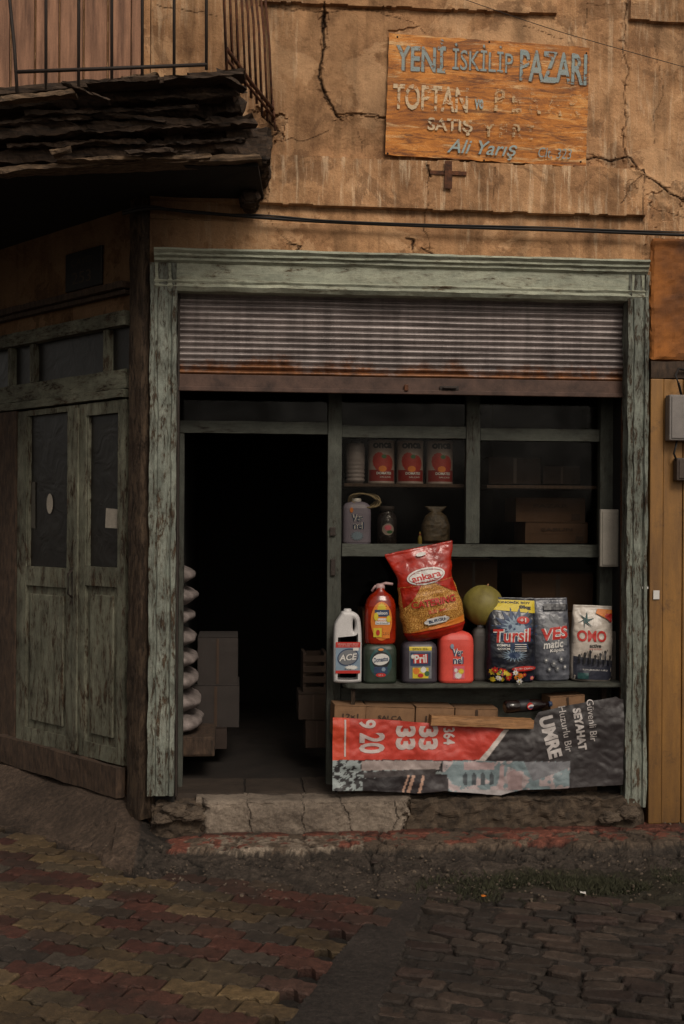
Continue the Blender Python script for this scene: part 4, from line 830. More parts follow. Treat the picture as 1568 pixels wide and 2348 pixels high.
k=kk(.42); R=root('softener_canister','lilac fabric softener canister on display shelf','canister',815,.42,z2_); w=66*k;h=98*k; b_=Body(cansecs(w,h,.11),4.,.001); b_.build('canister_body',lilac,R); pr=Print(b_.fy); pr.text('Ver',0,.62*h,.4*w,.17*h,whitep,0,.08); pr.text('nel',.04*w,.44*h,.38*w,.16*h,whitep,0,.08); pr.text('Ver',0,.62*h,.4*w,.17*h,bluep,0,.02); pr.text('nel',.04*w,.44*h,.38*w,.16*h,bluep,0,.02); pr.ell(.0,.2*h,.2*w,.1*h,skyp,0,.2); pr.ell(-.2*w,.8*h,.06*w,.06*h,orap,0,.2); pr.build(R)
bm=bmesh.new(); lathe(bm,[(.028,h*.97),(.03,h*1.04),(.026,h*1.08)]); bm2('cap',bm,whitep,R)
c=W(835,1148,.40); bm=bmesh.new()
for i in range(4):
    P=[Vector((.095*math.cos(t)*(1-.07*i),.03*math.sin(t*2+i)+.004*i,.045*math.sin(t)*(1-.08*i)+.006*math.sin(t*3+i))) for t in np.linspace(0,2*math.pi,30)]; tube(bm,P,.005,6)
tube(bm,[Vector((.07,0,.02)),Vector((.10,-.01,-.01)),Vector((.09,0,-.035))],.005,6)
o=bm2('rope_coil',bm,simple('pale_rope',s(140,124,94),.9,.4,40,.6),None,loc=c); info(o,'loose coil of pale rope hung above canister','rope')
R=root('glass_jar','dark glass jar with round label','jar',885,.44,z2_); bm=bmesh.new(); lathe(bm,[(.05,0),(.058,.01),(.06,.05),(.06,.15),(.05,.18),(.04,.19),(.04,.2)]); bm2('jar_body',bm,shinymat('dark_jar_contents',s(40,34,32),s(24,20,20),20,.15),R); bm=bmesh.new(); lathe(bm,[(.044,.2),(.044,.225),(.04,.228)]); bm2('lid',bm,darkiron,R)
pr=Print(lambda x,z_:-math.sqrt(max(0,.0605**2-x*x))); pr.ell(0,.09,.035,.035,tinw); pr.ell(0,.1,.022,.016,pinkp,0,.2); pr.ell(.01,.075,.018,.01,greenp,0,.2); pr.build(R)
def pouch(px,py,Y,w,h,mat,label,z_): 
    R=root('dry_goods_bag',label,'bag',px,Y,z_); b_=Body([(0,.4*w,.03),(.1*h,.5*w,.05),(.5*h,.5*w,.05),(.75*h,.38*w,.035),(.85*h,.2*w,.02),(.92*h,.3*w,.012),(h,.4*w,.005)],2.4,.008,14,px); b_.build('bag_body',mat,R); return R
R=pouch(997,0,.46,.17,.23,simple('dried_herb_bag',s(80,66,46),.5,.6,30,.5,c2=s(36,30,22)),'clear bag of dried herbs tied on top',z2_)
bm=bmesh.new(); bmesh.ops.create_cone(bm,segments=16,radius1=.022,radius2=.008,depth=.004,cap_ends=True,matrix=Matrix.Translation((0,0,.198))); bm2('tie',bm,darkiron,R)
R=root('small_bottle','small yellow capped bottle on display shelf','bottle',961,.42,z2_); bm=bmesh.new(); lathe(bm,[(.011,0),(.013,.004),(.013,.04),(.006,.055),(.005,.07),(.003,.078)]); bm2('bottle_body',bm,simple('dull_yellow_plastic',s(130,112,40),.5),R); bm=bmesh.new(); lathe(bm,[(.007,.056),(.006,.064)]); bm2('cap',bm,darkred,R)
tapem=simple('brown_tape',s(62,46,34),.4)
def carton(label,pxa,pxb,pya,pyb,Y,dep,mat=cardb,txt=None,group=None,tilt=0,rot=0):
    pc=(pxa+pxb)/2; xa_=XX(pxa,Y,pyb);xb_=XX(pxb,Y,pyb); z0=ZZ(pyb,Y,pc); z1=ZZ(pya,Y,pc); w=xb_-xa_;h=z1-z0
    R=empty('cardboard_box',((xa_+xb_)/2,Y,z0)); R.rotation_euler=(0,rad(tilt),rad(rot)); info(R,label,'box',group)
    bm=bmesh.new(); addbox(bm,-w/2,w/2,0,dep,0,h,amp=.003,res=.03,seed=pxa)
    bm2('carton_body',bm,mat,R)
    bm=bmesh.new(); addbox(bm,-w/2+.002,w/2-.002,-.001,dep*.495,h+.001,h+.005,bev=.001); addbox(bm,-w/2+.002,w/2-.002,dep*.505,dep,h+.001,h+.0045,bev=.001); bm2('flap',bm,mat,R)
    pr=Print(lambda x,z_:-.0035); 
    if txt: pr.text(txt,0,h*.68,w*.5,h*.16,ink,0,.02); pr.rect(-w*.45,w*.45,h*.47,h*.475+.001,ink,2,1); pr.rect(w*.3,w*.42,h*.1,h*.35,ink,1,1)
    else: pr.rect(-w*.03,w*.03,h*.02,h*.98,tapem,1,1)
    pr.build(R,'printed_label' if txt else 'tape'); return R
gq='cardboard boxes stored in shop'
carton('brown carton on display shelf behind glass',1182,1342,1143,1197,.52,.3,cardd,'PAZAR',gq); 
carton('brown printed carton under another box',1204,1348,1199,1246,.50,.3,cardd,'SABUN',gq)
carton('dim carton stacked under the window shelf',1196,1360,1315,1400,.50,.3,cardd,None,gq); carton('dim carton stacked low behind the glass',1190,1360,1402,1500,.50,.3,cardd,None,gq)
carton('dim carton behind leaning bags',1030,1140,1285,1400,.55,.3,cardd,None,gq); carton('dim carton low behind canisters',830,960,1400,1560,.56,.3,cardd,None,gq)
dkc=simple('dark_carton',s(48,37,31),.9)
carton('small dark carton on upper display shelf',1120,1240,1050,1110,.56,.25,dkc,None,gq); carton('flat dark carton on upper display shelf',1245,1330,1070,1110,.56,.25,dkc,None,gq)
g2='cardboard boxes packed below the shelf'
carton('open brown carton wedged behind banner',764,838,1619,1690,.06,.18,cardb,'12x1',g2,2,3); carton('open brown carton wedged behind banner',836,948,1622,1700,.055,.19,cardb,'SALÇA',g2,2,-2); carton('open brown carton wedged behind banner',950,1040,1623,1700,.06,.19,cardb,'12x1',g2,2,2); carton('open brown carton behind wooden plank',1042,1140,1626,1700,.085,.17,cardb,None,g2,1,-1)
carton('small tan carton on top of black banner',1262,1345,1597,1660,.09,.14,cardb,None,g2,-3,6)
topbox('wooden_crate','dark crate supporting the goods behind banner','crate',775,1370,1700,1818,.09,.16,darkwood)
g3='dim cartons stacked inside doorway'
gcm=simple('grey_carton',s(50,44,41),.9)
carton('dim grey carton stacked inside doorway',452,545,1462,1570,.95,.4,gcm,None,g3); carton('dim grey carton at stack bottom inside doorway',440,548,1572,1668,.93,.4,gcm,None,g3); carton('thin board box under grey cartons',440,520,1670,1718,.93,.4,dkc,None,g3)
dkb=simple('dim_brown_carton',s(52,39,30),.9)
carton('brown carton stacked against window post',684,752,1592,1650,.70,.3,dkb,None,g3); carton('brown carton on floor against window post',700,752,1652,1715,.70,.3,dkb,None,g3)
c=W(722,1590,.75); bm=bmesh.new(); wcr=.15
for i in range(4): addbox(bm,-wcr/2,wcr/2,0,.01,i*.065,i*.065+.04,bev=.002); addbox(bm,-wcr/2,wcr/2,.28,.29,i*.065,i*.065+.04,bev=.002)
for x_ in (-wcr/2,wcr/2-.02): addbox(bm,x_,x_+.02,.01,.28,0,.25,bev=.002)
addbox(bm,-wcr/2+.02,wcr/2-.02,.011,.279,.0,.01,bev=.001)
o=bm2('fruit_crate',bm,dkb,None,loc=c); info(o,'slatted wooden fruit crate standing on brown carton','crate')
# sacks
sackm=simple('woven_white_sack',s(138,127,123),.8,.4,14,.5,c2=s(78,70,66))
gS='sacks piled inside doorway'
for i in range(7,-1,-1):
    zc0=ZZ(1688-(7-i)*49,.5,430); hh=.128
    V_=[];nu,nv=40,20; rx_=.19+.008*math.sin(i*2.3); 
    for a in range(nv+1):
        ph=-math.pi/2+math.pi*a/nv
        for q_ in range(nu):
            th=2*math.pi*q_/nu; ct,s_t=math.cos(th),math.sin(th); cp=math.cos(ph); sg=lambda v_,e:math.copysign(abs(v_)**e,v_)
            p=Vector((rx_*sg(cp,.7)*sg(ct,.8),.30*sg(cp,.7)*sg(s_t,.6),hh/2*sg(math.sin(ph),.9)*(1-.35*abs(ct)**4)+hh/2)); p+=mn.noise_vector(p*9+Vector((i*4,0,0)))*.012+mn.noise_vector(p*24+Vector((i*4,0,0)))*.005; V_.append(p)
    f=[(a*nu+q_,a*nu+(q_+1)%nu,(a+1)*nu+(q_+1)%nu,(a+1)*nu+q_) for a in range(nv) for q_ in range(nu)]
    xo=W(463-[20,14,22,16,14,10,4,0][i],1500,.5).x-rx_
    S_=mesh('sack',V_,f,sackm,None,loc=(xo,.75,zc0),smooth=True); info(S_,'stuffed white woven sack in tall pile','sack',gS)
topbox('pallet','low dark wooden pallet beneath the sacks','pallet',396,492,1690,1735,.46,.5,darkwood)
# ============ banner
YB=-.035; ksc=kk(YB)
cB=W(1095,1812,YB); lx=lambda px,py=1730:W(px,py,YB).x-cB.x; lz=lambda px,py:W(px,py,YB).z-cB.z
def byf(x,z_):
    q_=Vector((x*3.2,0,z_*3.5)); return .024*mn.noise(q_)+.013*mn.noise(q_*2.7+Vector((4,0,0)))+.006*(.5-abs(mn.noise(q_*5)))+.003*mn.noise(q_*9)+.05*max(0,z_-.36)*2+.015*math.sin(x*9)*max(0,.08-z_)*5
topl=[(763,1645),(880,1650),(985,1658),(1140,1664),(1218,1668),(1236,1634),(1300,1618),(1414,1598),(1424,1604)]
botl=[(763,1812),(850,1814),(950,1820),(1020,1812),(1100,1820),(1150,1826),(1200,1812),(1300,1806),(1436,1800)]
def poly(L): return [(lx(a,b_),lz(a,b_)) for a,b_ in L]
tp=poly(topl); bp_=poly(botl); NX,NZ=260,90; xsb=np.linspace(tp[0][0],lx(1430,1700),NX)
P3=np.zeros((NX,NZ,3))
for i,x in enumerate(xsb):
    zt_=np.interp(x,[a for a,_ in tp],[b_ for _,b_ in tp]); zb_=np.interp(x,[a for a,_ in bp_],[b_ for _,b_ in bp_])
    for j in range(NZ):
        z_=zb_+(zt_-zb_)*j/(NZ-1); P3[i,j]=(x,byf(x,z_),z_)
PX=P3[:,:,0];PZ=P3[:,:,2]; col=np.zeros((NX,NZ,3)); col[:]=s(44,39,40)[:3]
def paint(L,c): 
    m_=inpoly(PX,PZ,poly(L)); col[m_]=s(*c)[:3]; return m_
mst=paint([(755,1743),(1308,1746),(1300,1835),(755,1835)],(150,152,152))
nz=fbm(PX*1.0,PZ,22,4,3); cc=np.array(s(160,146,146)[:3]); c3=np.array(s(112,126,130)[:3]); c4=np.array(s(34,32,34)[:3])
col[mst]=np.where((PX[mst]>lx(1015))[:,None],np.where((nz[mst]>.55)[:,None],cc,c3),np.where((fbm(PX,PZ,60,3,9)[mst]>.5)[:,None],c4,np.array(s(134,142,142)[:3])))
paint([(832,1790),(950,1768),(950,1830),(832,1830)],(38,34,36)); paint([(940,1775),(1025,1775),(1030,1830),(900,1830)],(46,40,42)); paint([(830,1745),(1012,1745),(1005,1765),(830,1768)],(150,136,132)); paint([(835,1772),(1000,1762),(1000,1776),(835,1786)],(60,54,54))
paint([(930,1830),(945,1778),(952,1778),(938,1830)],(170,136,118)); paint([(955,1830),(968,1778),(974,1778),(962,1830)],(170,136,118)); paint([(918,1830),(935,1778),(939,1778),(924,1830)],(170,136,118))
for a in (1062,1082,1102,1122): paint([(a,1800),(a,1778),(a+5,1770),(a+10,1778),(a+10,1800)],(66,72,76))
paint([(1064,1765),(1064,1748),(1134,1748),(1134,1765)],(158,136,136)); paint([(1146,1815),(1146,1757),(1151,1750),(1156,1757),(1156,1815)],(160,140,140)); paint([(1165,1815),(1165,1775),(1180,1764),(1196,1775),(1196,1812)],(146,126,126)); paint([(1200,1746),(1306,1746),(1306,1760),(1220,1790)],(104,104,108))
paint([(1040,1830),(1060,1808),(1180,1815),(1200,1835)],(156,150,150))
paint([(1150,1672),(1168,1673),(1112,1745),(1092,1745)],(186,176,170))
mr=paint([(755,1600),(985,1620),(1156,1640),(1156,1672),(1098,1743),(755,1743)],(178,58,46)); 
mm_=mr&(vn(PX*4,PZ*4,6)>.5); col[mm_]*=.88
mm_=mr&(PX<lx(800)); col[mm_]=s(188,66,42)[:3]
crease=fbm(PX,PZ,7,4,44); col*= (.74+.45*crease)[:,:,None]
m,nt,b=newmat('printed_vinyl'); a=attr(nt,'Col'); nt.links.new(grain(nt,a.outputs['Color'],.16),b.inputs['Base Color']); b.inputs['Roughness'].default_value=.5; bmp(nt,b,noi(nt,16,5,.65,dist=1.),.4,.01)
BN=empty('vinyl_banner',cB); info(BN,'crumpled red and black vinyl banner draped below shelf','banner')
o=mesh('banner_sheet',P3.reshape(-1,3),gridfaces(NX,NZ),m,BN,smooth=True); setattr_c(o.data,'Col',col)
wl=simple('white_banner_ink',s(182,166,162),.5,.15,20,0); wl2=simple('grey_white_banner_ink',s(172,165,162),.5,.2,20,0)
pr=Print(byf,.0035,.0)
def bt(t,px,py,lenpx,hpx,rot=-90,bold=.03,mat=wl): pr.text(t,lx(px,py),lz(px,py),lenpx*ksc,hpx*ksc,mat,rad(rot),bold)
bt('20',853,1704,48,60); bt('9',842,1660,20,40); bt('33',930,1692,56,46,-90,.05); bt('33',982,1692,56,46,-90,.05); bt('364',1030,1688,40,28,-88,.03)
pr.quad([(lx(789),lz(789,1735)),(lx(793),lz(793,1735)),(lx(793),lz(793,1650)),(lx(789),lz(789,1650))],wl,1,8)
bt('UMRE',1262,1690,98,34,-76,.05,wl2); bt('Huzurlu Bir',1297,1672,108,17,-80,.0,wl2); bt('SEYAHAT',1329,1672,100,20,-80,.05,wl2); bt('Güvenli Bir',1357,1652,98,17,-84,.0,wl2)
pr.build(BN,'banner_lettering')
a=W(985,1650,-.04); b_=W(1220,1660,-.035); c=(a+b_)/2; bm=bmesh.new(); beam(bm,a-c,b_-c,.075,.05,.005,24,4); o=bm2('wooden_plank',bm,plankm,None,loc=c); info(o,'short raw pine plank weighing down the banner','plank')
c=W(1206,1618,.03); R=empty('soft_drink_bottle',c); R.rotation_euler=(rad(0),rad(88),rad(8)); info(R,'dark soft drink bottle lying on its side','bottle')
bm=bmesh.new(); lathe(bm,[(.03,-.13),(.036,-.122),(.036,-.06),(.034,-.05),(.034,.02),(.036,.04),(.03,.08),(.016,.11),(.013,.135)]); bm2('bottle_body',bm,shinymat('dark_cola_plastic',s(30,18,16),s(18,10,10),8,.08),R); bm=bmesh.new(); lathe(bm,[(.015,.136),(.015,.155),(.012,.156)]); bm2('cap',bm,bluep,R)
bm=bmesh.new(); lathe(bm,[(.0345,-.048),(.0352,-.047),(.0352,.018),(.0345,.019)]); bm2('wrap_label',bm,blackp,R)
c=W(1217,1619,-.012); 
pr=Print(lambda x,z_:0); pr.ell(-0.004,-.00,.018,.02,redp); pr.ell(0,0,.017,.008,whitep,.3); pr.ell(0,-.008,.013,.007,bluep,.2); o=pr.build(None,'round_sticker'); o.location=(c.x,c.y,c.z); info(o,'small round red white and blue bottle emblem','sticker')
for i_,(x_,z_,w_,h_) in enumerate([(-.065,.04,.035,.012),(0,0,.036,.05)]):
    c=W(1505,1364,-.04)+Vector((x_,0,z_)); bm=bmesh.new(); addbox(bm,-w_/2,w_/2,-.0,.004,-h_/2,h_/2,bev=.001)
    o=bm2('torn_sticker',bm,whitep,None,loc=c); info(o,'torn white sticker scrap stuck beside door frame','sticker')
# =================== GROUND
gm,nt,b=newmat('ground_surface'); a=attr(nt,'Col')
c=mixc(nt,1.,a.outputs['Color'],ramp(nt,noi(nt,40,6,.75),[(.3,.5),(.7,1.5)]),'MULTIPLY'); c=mixc(nt,1.,c,ramp(nt,noi(nt,170,3,.7),[(.3,.55),(.7,1.5)]),'MULTIPLY'); c=mixc(nt,1.,c,ramp(nt,noi(nt,5,6,.7),[(.35,.7),(.65,1.25)]),'MULTIPLY'); nt.links.new(c,b.inputs['Base Color']); b.inputs['Roughness'].default_value=.8; b.inputs['Specular IOR Level'].default_value=.3
bmp(nt,b,mth(nt,'ADD',noi(nt,30,8,.7),mth(nt,'MULTIPLY',noi(nt,150,3,.7),.5)),.9,.014)
xs=np.arange(-3.4,3.2,.0125); ys=np.arange(-3.4,1.9,.0125); Xg,Yg=np.meshgrid(xs,ys,indexing='ij')
nA=fbm(Xg,Yg,3,6,1); nB=fbm(Xg,Yg,16,4,2); nC=fbm(Xg,Yg,1.1,4,3)
def gp(L,z=-.04): return [(G(a,b_,z).x,G(a,b_,z).y) for a,b_ in L]
hgt=np.full(Xg.shape,-.045); col=np.zeros(Xg.shape+(3,)); asph=np.array(s(62,54,47)[:3]); col[:]=asph*.72
wn=Vector((-.76,-.65)); dist=(Xg-corner.x)*wn.x+(Yg-corner.y)*wn.y
leftm=np.clip((corner.x+.16-Xg)/.35,0,1); leftm=leftm*leftm*(3-2*leftm)
rampz=np.clip(1-dist/.40,0,1); rampz=rampz*rampz*(3-2*rampz)
hgt+=leftm*rampz*.19+leftm*np.clip(1-dist/.5,0,1)*(nA-.45)*.06
edge=-.40+(nA-.5)*.22
strip=(Yg>edge)
up_=np.clip((Yg-edge)/.03,0,1)*np.clip((Xg+1.0+nB*.1)/.25,0,1)
hgt=np.maximum(hgt,hgt*(1-up_)+up_*.0)
cm=np.array(s(88,75,63)[:3]); col=np.where((up_>.5)[:,:,None],cm*(.45+.9*nA)[:,:,None],col)
redz=(up_>.5)&((nB+nA*.7+np.where(Yg>-.16,.16,0)+np.clip(Xg*.05,0,.1))>.93)&(Yg>-.36); col[redz]=np.array(s(112,66,53)[:3])*(.5+.7*nA[redz])[:,None]
pal=(up_>.5)&(Xg<.1)&(Yg<-.10)&(nB>.45)&(~redz); col[pal]=np.array(s(128,115,101)[:3])*(.55+.7*nA[pal])[:,None]
rs=np.random.RandomState(4); pts=np.stack([rs.uniform(-1.6,3.2,190),rs.uniform(-.6,.1,190)],1); 
m_=(Yg>-.65)&(Yg<.05)&(Xg>-1.6); d1=np.full(m_.sum(),9.);d2=d1.copy(); xx=Xg[m_]+(nB[m_]-.5)*.07; yy=Yg[m_]+(nA[m_]-.5)*.05
for p_ in pts:
    d_=np.hypot((xx-p_[0])*.8,yy-p_[1]); n_=d_<d1; d2=np.where(n_,d1,np.minimum(d2,d_)); d1=np.where(n_,d_,d1)
cr=np.clip(1-(d2-d1)/.014,0,1)*(nC[m_]>.3); t_=np.zeros(Xg.shape); t_[m_]=cr
hgt-=t_*.016; col*= (1-.8*t_)[:,:,None]
br=(Yg<edge)&(Yg>-1.15); hgt[br]+=((nB-.5)*.045+(nA-.5)*.07)[br]; col[br]*=(.7+.9*nB[br])[:,None]
fall=np.clip((edge-Yg)/.5,0,1); hgt-=(~strip)*fall*.018
for i_,L in enumerate([[(300,1945),(500,1985),(700,1990),(860,2010),(1000,2000),(1300,1965),(1568,1950)],[(700,1960),(860,1975),(1100,1970)],[(860,1900),(850,1960),(880,2030)],[(1130,1940),(1180,1965),(1300,1985)],[(240,1925),(300,1980),(420,2005)],[(980,1985),(1100,2000),(1250,1995)],[(420,1960),(600,1965),(720,1985)]]):
    d_=pdist(Xg,Yg,jit(gp(L),.10,4,40+i_),.06); w_=.010*(.4+nB); c_=np.clip(1.2-d_/w_,0,1); hgt-=c_*.02; col*=(1-.65*c_)[:,:,None]
sr=(leftm>.5)&(dist<1.05); col[sr]=(np.array(s(72,59,49)[:3])*(.45+.8*nA)[:,:,None])[sr]
pav=gp([(-700,1885),(0,1895),(100,1893),(225,1905),(232,1985),(400,2004),(560,2012),(700,2040),(862,2052),(870,2075),(760,2200),(640,2360),(540,2600),(-1200,2600)],-.05)
cob=gp([(985,2052),(1180,2040),(1400,2062),(1900,2080),(2400,2600),(780,2600),(855,2348),(930,2160)],-.05)
keep=(Xg>corner.x+.15)|(dist>.38)
mp=inpoly(Xg,Yg,pav)&keep; hgt[mp]=-.085; col[mp]=np.array(s(30,25,21)[:3])
mc=inpoly(Xg,Yg,cob); hgt[mc]=-.068+(nB[mc]-.5)*.03; col[mc]=np.array(s(40,34,29)[:3])*(.6+.8*nA[mc])[:,None]
ms=inpoly(Xg,Yg,gp([(862,2040),(985,2048),(930,2160),(855,2348),(780,2600),(540,2600),(640,2360),(760,2200),(870,2075)],-.05)); hgt[ms]=-.052+(nA[ms]-.5)*.01; col[ms]=np.array(s(50,44,40)[:3])*(.7+.35*nA[ms])[:,None]
gr_=inpoly(Xg,Yg,gp([(1000,2025),(1200,1990),(1568,1985),(1900,1990),(1900,2075),(1400,2070),(1180,2060)],-.05)); col[gr_]=np.array(s(42,38,28)[:3])*(.7+.6*nA[gr_])[:,None]
hgt+=(nB-.5)*.006
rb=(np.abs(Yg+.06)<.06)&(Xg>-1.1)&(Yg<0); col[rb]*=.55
PV=mesh('pavement',np.stack([Xg,Yg,hgt],-1).reshape(-1,3),gridfaces(len(xs),len(ys)),gm); setattr_c(PV.data,'Col',col); PV['kind']='structure'
gr0=mesh('ground',[(-150,-150,-.13),(150,-150,-.13),(150,150,-.13),(-150,150,-.13)],[(0,1,2,3)],simple('dark_asphalt_ground',s(58,50,44),.9,.4,3,.5)); gr0['kind']='structure'
def stones(name,region,kind,th,w,h,zt_,seed):
    rs=random.Random(seed); V_=[];f=[];C_=[]; c,sn=math.cos(th),math.sin(th)
    O=Vector((0,-1.5)); reg=region
    def inside(x,y): return bool(inpoly(np.array([x]),np.array([y]),reg)[0])
    for j in range(-40,40):
        i=-44; x=-44*w*.8
        xo=(j%2)*w/2
        if kind=='cobble': x=-3.6+rs.uniform(-.1,0)
        while x<3.8:
            ww=w if kind=='paver' else rs.uniform(.7,1.6)*w
            lx_=x+ww/2+(xo if kind=='paver' else 0); ly=j*h+(0 if kind=='paver' else .018*mn.noise(Vector((x*2,j,3))))
            gx=O.x+lx_*c-ly*sn; gy=O.y+lx_*sn+ly*c
            i+=1; x+=ww
            if not(-3.3<gx<3.1 and -3.3<gy<.6) or not inside(gx,gy): continue
            if gx<corner.x+.15 and (gx-corner.x)*wn.x+(gy-corner.y)*wn.y<.42: continue
            hh=h; gap=.0035 if kind=='paver' else .004
            if kind=='paver':
                a_=.011; hw_=ww/2-gap; q=ww/4; e=.012
                top=[(-hw_,a_),(-q-e,a_),(-q+e,-a_),(-e,-a_),(e,a_),(q-e,a_),(q+e,-a_),(hw_,-a_)]
                out_=[(p,hh/2-gap+s_) for p,s_ in top[::-1]]+[(p,-hh/2+gap+s_) for p,s_ in top]
            else:
                hw_=ww/2-gap; h2=hh/2-gap; out_=[]
                n_=20
                for t in range(n_):
                    an=2*math.pi*t/n_+.2; cc_,ss_=math.cos(an),math.sin(an); e_=.38; r_=1+rs.uniform(-.10,.03)
                    out_.append((hw_*math.copysign(abs(cc_)**e_,cc_)*r_,h2*math.copysign(abs(ss_)**e_,ss_)*r_))
            dz=rs.uniform(-.004,.004) if kind=='paver' else rs.uniform(-.012,.007); tx=rs.uniform(-.03,.03) if kind=='paver' else rs.uniform(-.07,.07); ty=rs.uniform(-.03,.03); ro=rs.uniform(-.012,.012)*(1 if kind=='paver' else 4)
            dz+=.012*(mn.noise(Vector((gx*1.2,gy*1.2,seed))))
            if kind=='paver':
                kx=(i+ (j//1)*1)%6; base=rs.choice([(94,77,54),(88,72,52),(80,68,52)]) if (kx in (0,1,2)) else rs.choice([(84,51,42),(78,50,41),(74,53,45)])
                if rs.random()<.28: base=rs.choice([(76,67,58),(66,58,51),(100,82,56),(82,50,42),(70,58,48)])
                kf=rs.uniform(.6,1.05)
            else:
                base=rs.choice([(62,53,46),(68,57,49),(57,50,45),(74,60,51),(64,50,44)]); kf=rs.uniform(.55,1.0)
            col_=[v_*kf for v_ in s(*base)[:3]]
            b0=len(V_); n_=len(out_)
            for (k_,zz,cf) in ((1.,-.045,.35),(1.,-.007,.75),(.93 if kind=='paver' else .88,.0,1.)):
                for (px_,py_) in out_:
                    if k_<1: 
                        px_=math.copysign(max(0,abs(px_)-.006*(1 if kind=='paver' else 1.6)),px_); py_=math.copysign(max(0,abs(py_)-.005*(1 if kind=='paver' else 1.5)),py_)
                    X_=lx_+px_*math.cos(ro)-py_*math.sin(ro); Y_=ly+px_*math.sin(ro)+py_*math.cos(ro)
                    z_=zt_+dz+zz+px_*tx+py_*ty+((.003 if kind=='paver' else .006)*mn.noise(Vector((X_*30,Y_*30,0))) if zz>-.03 else 0)
                    V_.append((O.x+X_*c-Y_*sn,O.y+X_*sn+Y_*c,z_)); C_.append([q_*cf for q_ in col_])
            for r in (0,1):
                for t in range(n_): f.append((b0+r*n_+t,b0+r*n_+(t+1)%n_,b0+(r+1)*n_+(t+1)%n_,b0+(r+1)*n_+t))
            f.append(tuple(b0+2*n_+t for t in range(n_)))
    m_,nt,b=newmat(name+'_stone'); a=attr(nt,'Col'); c1=mixc(nt,1.,a.outputs['Color'],ramp(nt,noi(nt,26,7,.75),[(.3,.48),(.7,1.45)]),'MULTIPLY'); c1=mixc(nt,1.,c1,ramp(nt,noi(nt,230,3,.7),[(.3,.5),(.7,1.55)]),'MULTIPLY'); c1=mixc(nt,1.,c1,ramp(nt,noi(nt,1.6,5,.7),[(.35,.55),(.65,1.15)]),'MULTIPLY')
    dm=ramp(nt,noi(nt,3.2,8,.75,off=(7,7,7)),[(.50,0.),(.66,.7)]); c1=mixc(nt,dm,c1,s(48,40,34))
    nt.links.new(c1,b.inputs['Base Color']); b.inputs['Roughness'].default_value=.72; b.inputs['Specular IOR Level'].default_value=.3; bmp(nt,b,mth(nt,'ADD',noi(nt,90,5,.7),noi(nt,24,4,.6)),.7,.008)
    o=mesh(name,V_,f,m_); setattr_c(o.data,'Col',np.array(C_)); o['kind']='structure'; return o
stones('paved_path',pav,'paver',rad(-20),.225,.115,-.048,3)
stones('cobbled_road',cob,'cobble',rad(-24),.15,.095,-.05,8)
# gravel
rs=random.Random(11); bm=bmesh.new()
for i in range(900):
    px=rs.uniform(200,1568); py=rs.choice([rs.uniform(1885,1905),rs.uniform(1950,2060),rs.uniform(1950,2045)]); p=G(px,py,-.03); sz=rs.uniform(.002,.008)*(1.6 if rs.random()<.06 else 1)
    z_=-.0 if p.y>-.38 else -.05
    bmesh.ops.create_icosphere(bm,subdivisions=1,radius=sz,matrix=Matrix.Translation((p.x,p.y,z_+sz*.4))@Matrix.Rotation(rs.random()*3,4,'X')@Matrix.Diagonal((rs.uniform(.7,1.4),1,.7,1)))
o=bm2('gravel',bm,simple('pale_gravel',s(92,80,68),.9,.5,60,.3)); o['kind']='stuff'; info(o,'scattered small stones and grit along the kerb','gravel')
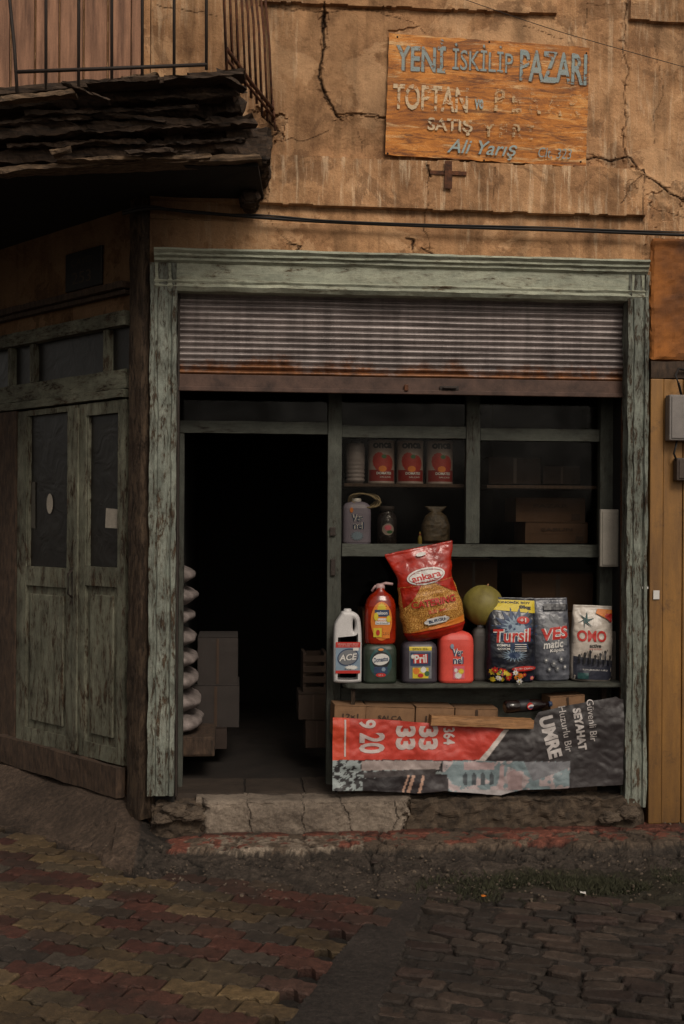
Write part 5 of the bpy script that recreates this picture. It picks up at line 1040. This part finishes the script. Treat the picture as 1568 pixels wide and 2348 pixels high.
# weeds
V_=[];f=[]
for i in range(6500):
    px=rs.gauss(1390,160); py=rs.gauss(2032,16)
    if rs.random()<.25: px=rs.uniform(950,1560); py=rs.uniform(2010,2075)
    p=G(px,py,-.06); 
    if fbm(np.array([p.x]),np.array([p.y]),5,3,9)[0]<.46: continue
    h_=rs.uniform(.012,.05); a=rs.random()*6.28; w_=rs.uniform(.0015,.003); dx,dy=math.cos(a),math.sin(a); b0=len(V_); bx=rs.uniform(-.03,.03);by=rs.uniform(-.03,.03)
    V_+=[(p.x-dx*w_,p.y-dy*w_,-.07),(p.x+dx*w_,p.y+dy*w_,-.07),(p.x+bx*.5+dx*w_*.7,p.y+by*.5,-.07+h_*.7),(p.x+bx,p.y+by,-.07+h_)]
    f+=[(b0,b0+1,b0+2),(b0,b0+2,b0+3)]
o=mesh('grass',V_,f,simple('dull_weed_green',s(56,56,36),.8,.5,30,0,c2=s(31,31,20))); o['kind']='stuff'; info(o,'low patchy weeds growing between kerb and cobbles','grass')
for (px,py,mt,lb) in [(1337,2050,whitep,'crumpled white paper scrap in the weeds'),(1110,2058,orap,'dry orange leaf lying on the cobbles')]:
    p=G(px,py,-.04); bm=bmesh.new(); bmesh.ops.create_grid(bm,x_segments=6,y_segments=6,size=.014)
    for v in bm.verts: v.co.z=.012*mn.noise(v.co*60+Vector((px,0,0)))+.008; v.co.x*=.7+.4*random.random()
    o=bm2('litter_scrap',bm,mt,None,loc=p); info(o,lb,'litter')
p=G(858,1980,-.04); bm=bmesh.new(); lathe(bm,[(.014,0),(.02,.004),(.02,.012),(.012,.013)]); o=bm2('bottle_cap',bm,darkiron,None,loc=p); info(o,'flattened dark bottle cap on broken asphalt','bottle cap')
# =================== light
wd=bpy.data.worlds.new('World'); scene.world=wd; wd.use_nodes=True; nt=wd.node_tree; bg=nt.nodes['Background']
sk=nt.nodes.new('ShaderNodeTexSky'); sk.sky_type='NISHITA'; sk.sun_disc=False; sk.dust_density=4; sk.air_density=1.2
hs=nt.nodes.new('ShaderNodeHueSaturation'); hs.inputs['Saturation'].default_value=.2; nt.links.new(sk.outputs[0],hs.inputs['Color'])
mx=nt.nodes.new('ShaderNodeMix'); mx.data_type='RGBA'; mx.blend_type='MULTIPLY'; mx.inputs[0].default_value=1; nt.links.new(hs.outputs[0],mx.inputs[6]); mx.inputs[7].default_value=(1,.91,.81,1)
nt.links.new(mx.outputs[2],bg.inputs[0]); bg.inputs[1].default_value=.088
sl=bpy.data.lights.new('sun','SUN'); sl.energy=1.5; sl.angle=rad(20); sl.color=(1,.91,.79); so=bpy.data.objects.new('sun',sl); link(so)
dv=Vector((-.22,.74,-.70)); d=dv.normalized(); so.rotation_euler=d.to_track_quat('-Z','Y').to_euler()
sk.sun_elevation=math.asin(.70/dv.length); sk.sun_rotation=math.atan2(.22,-.74)
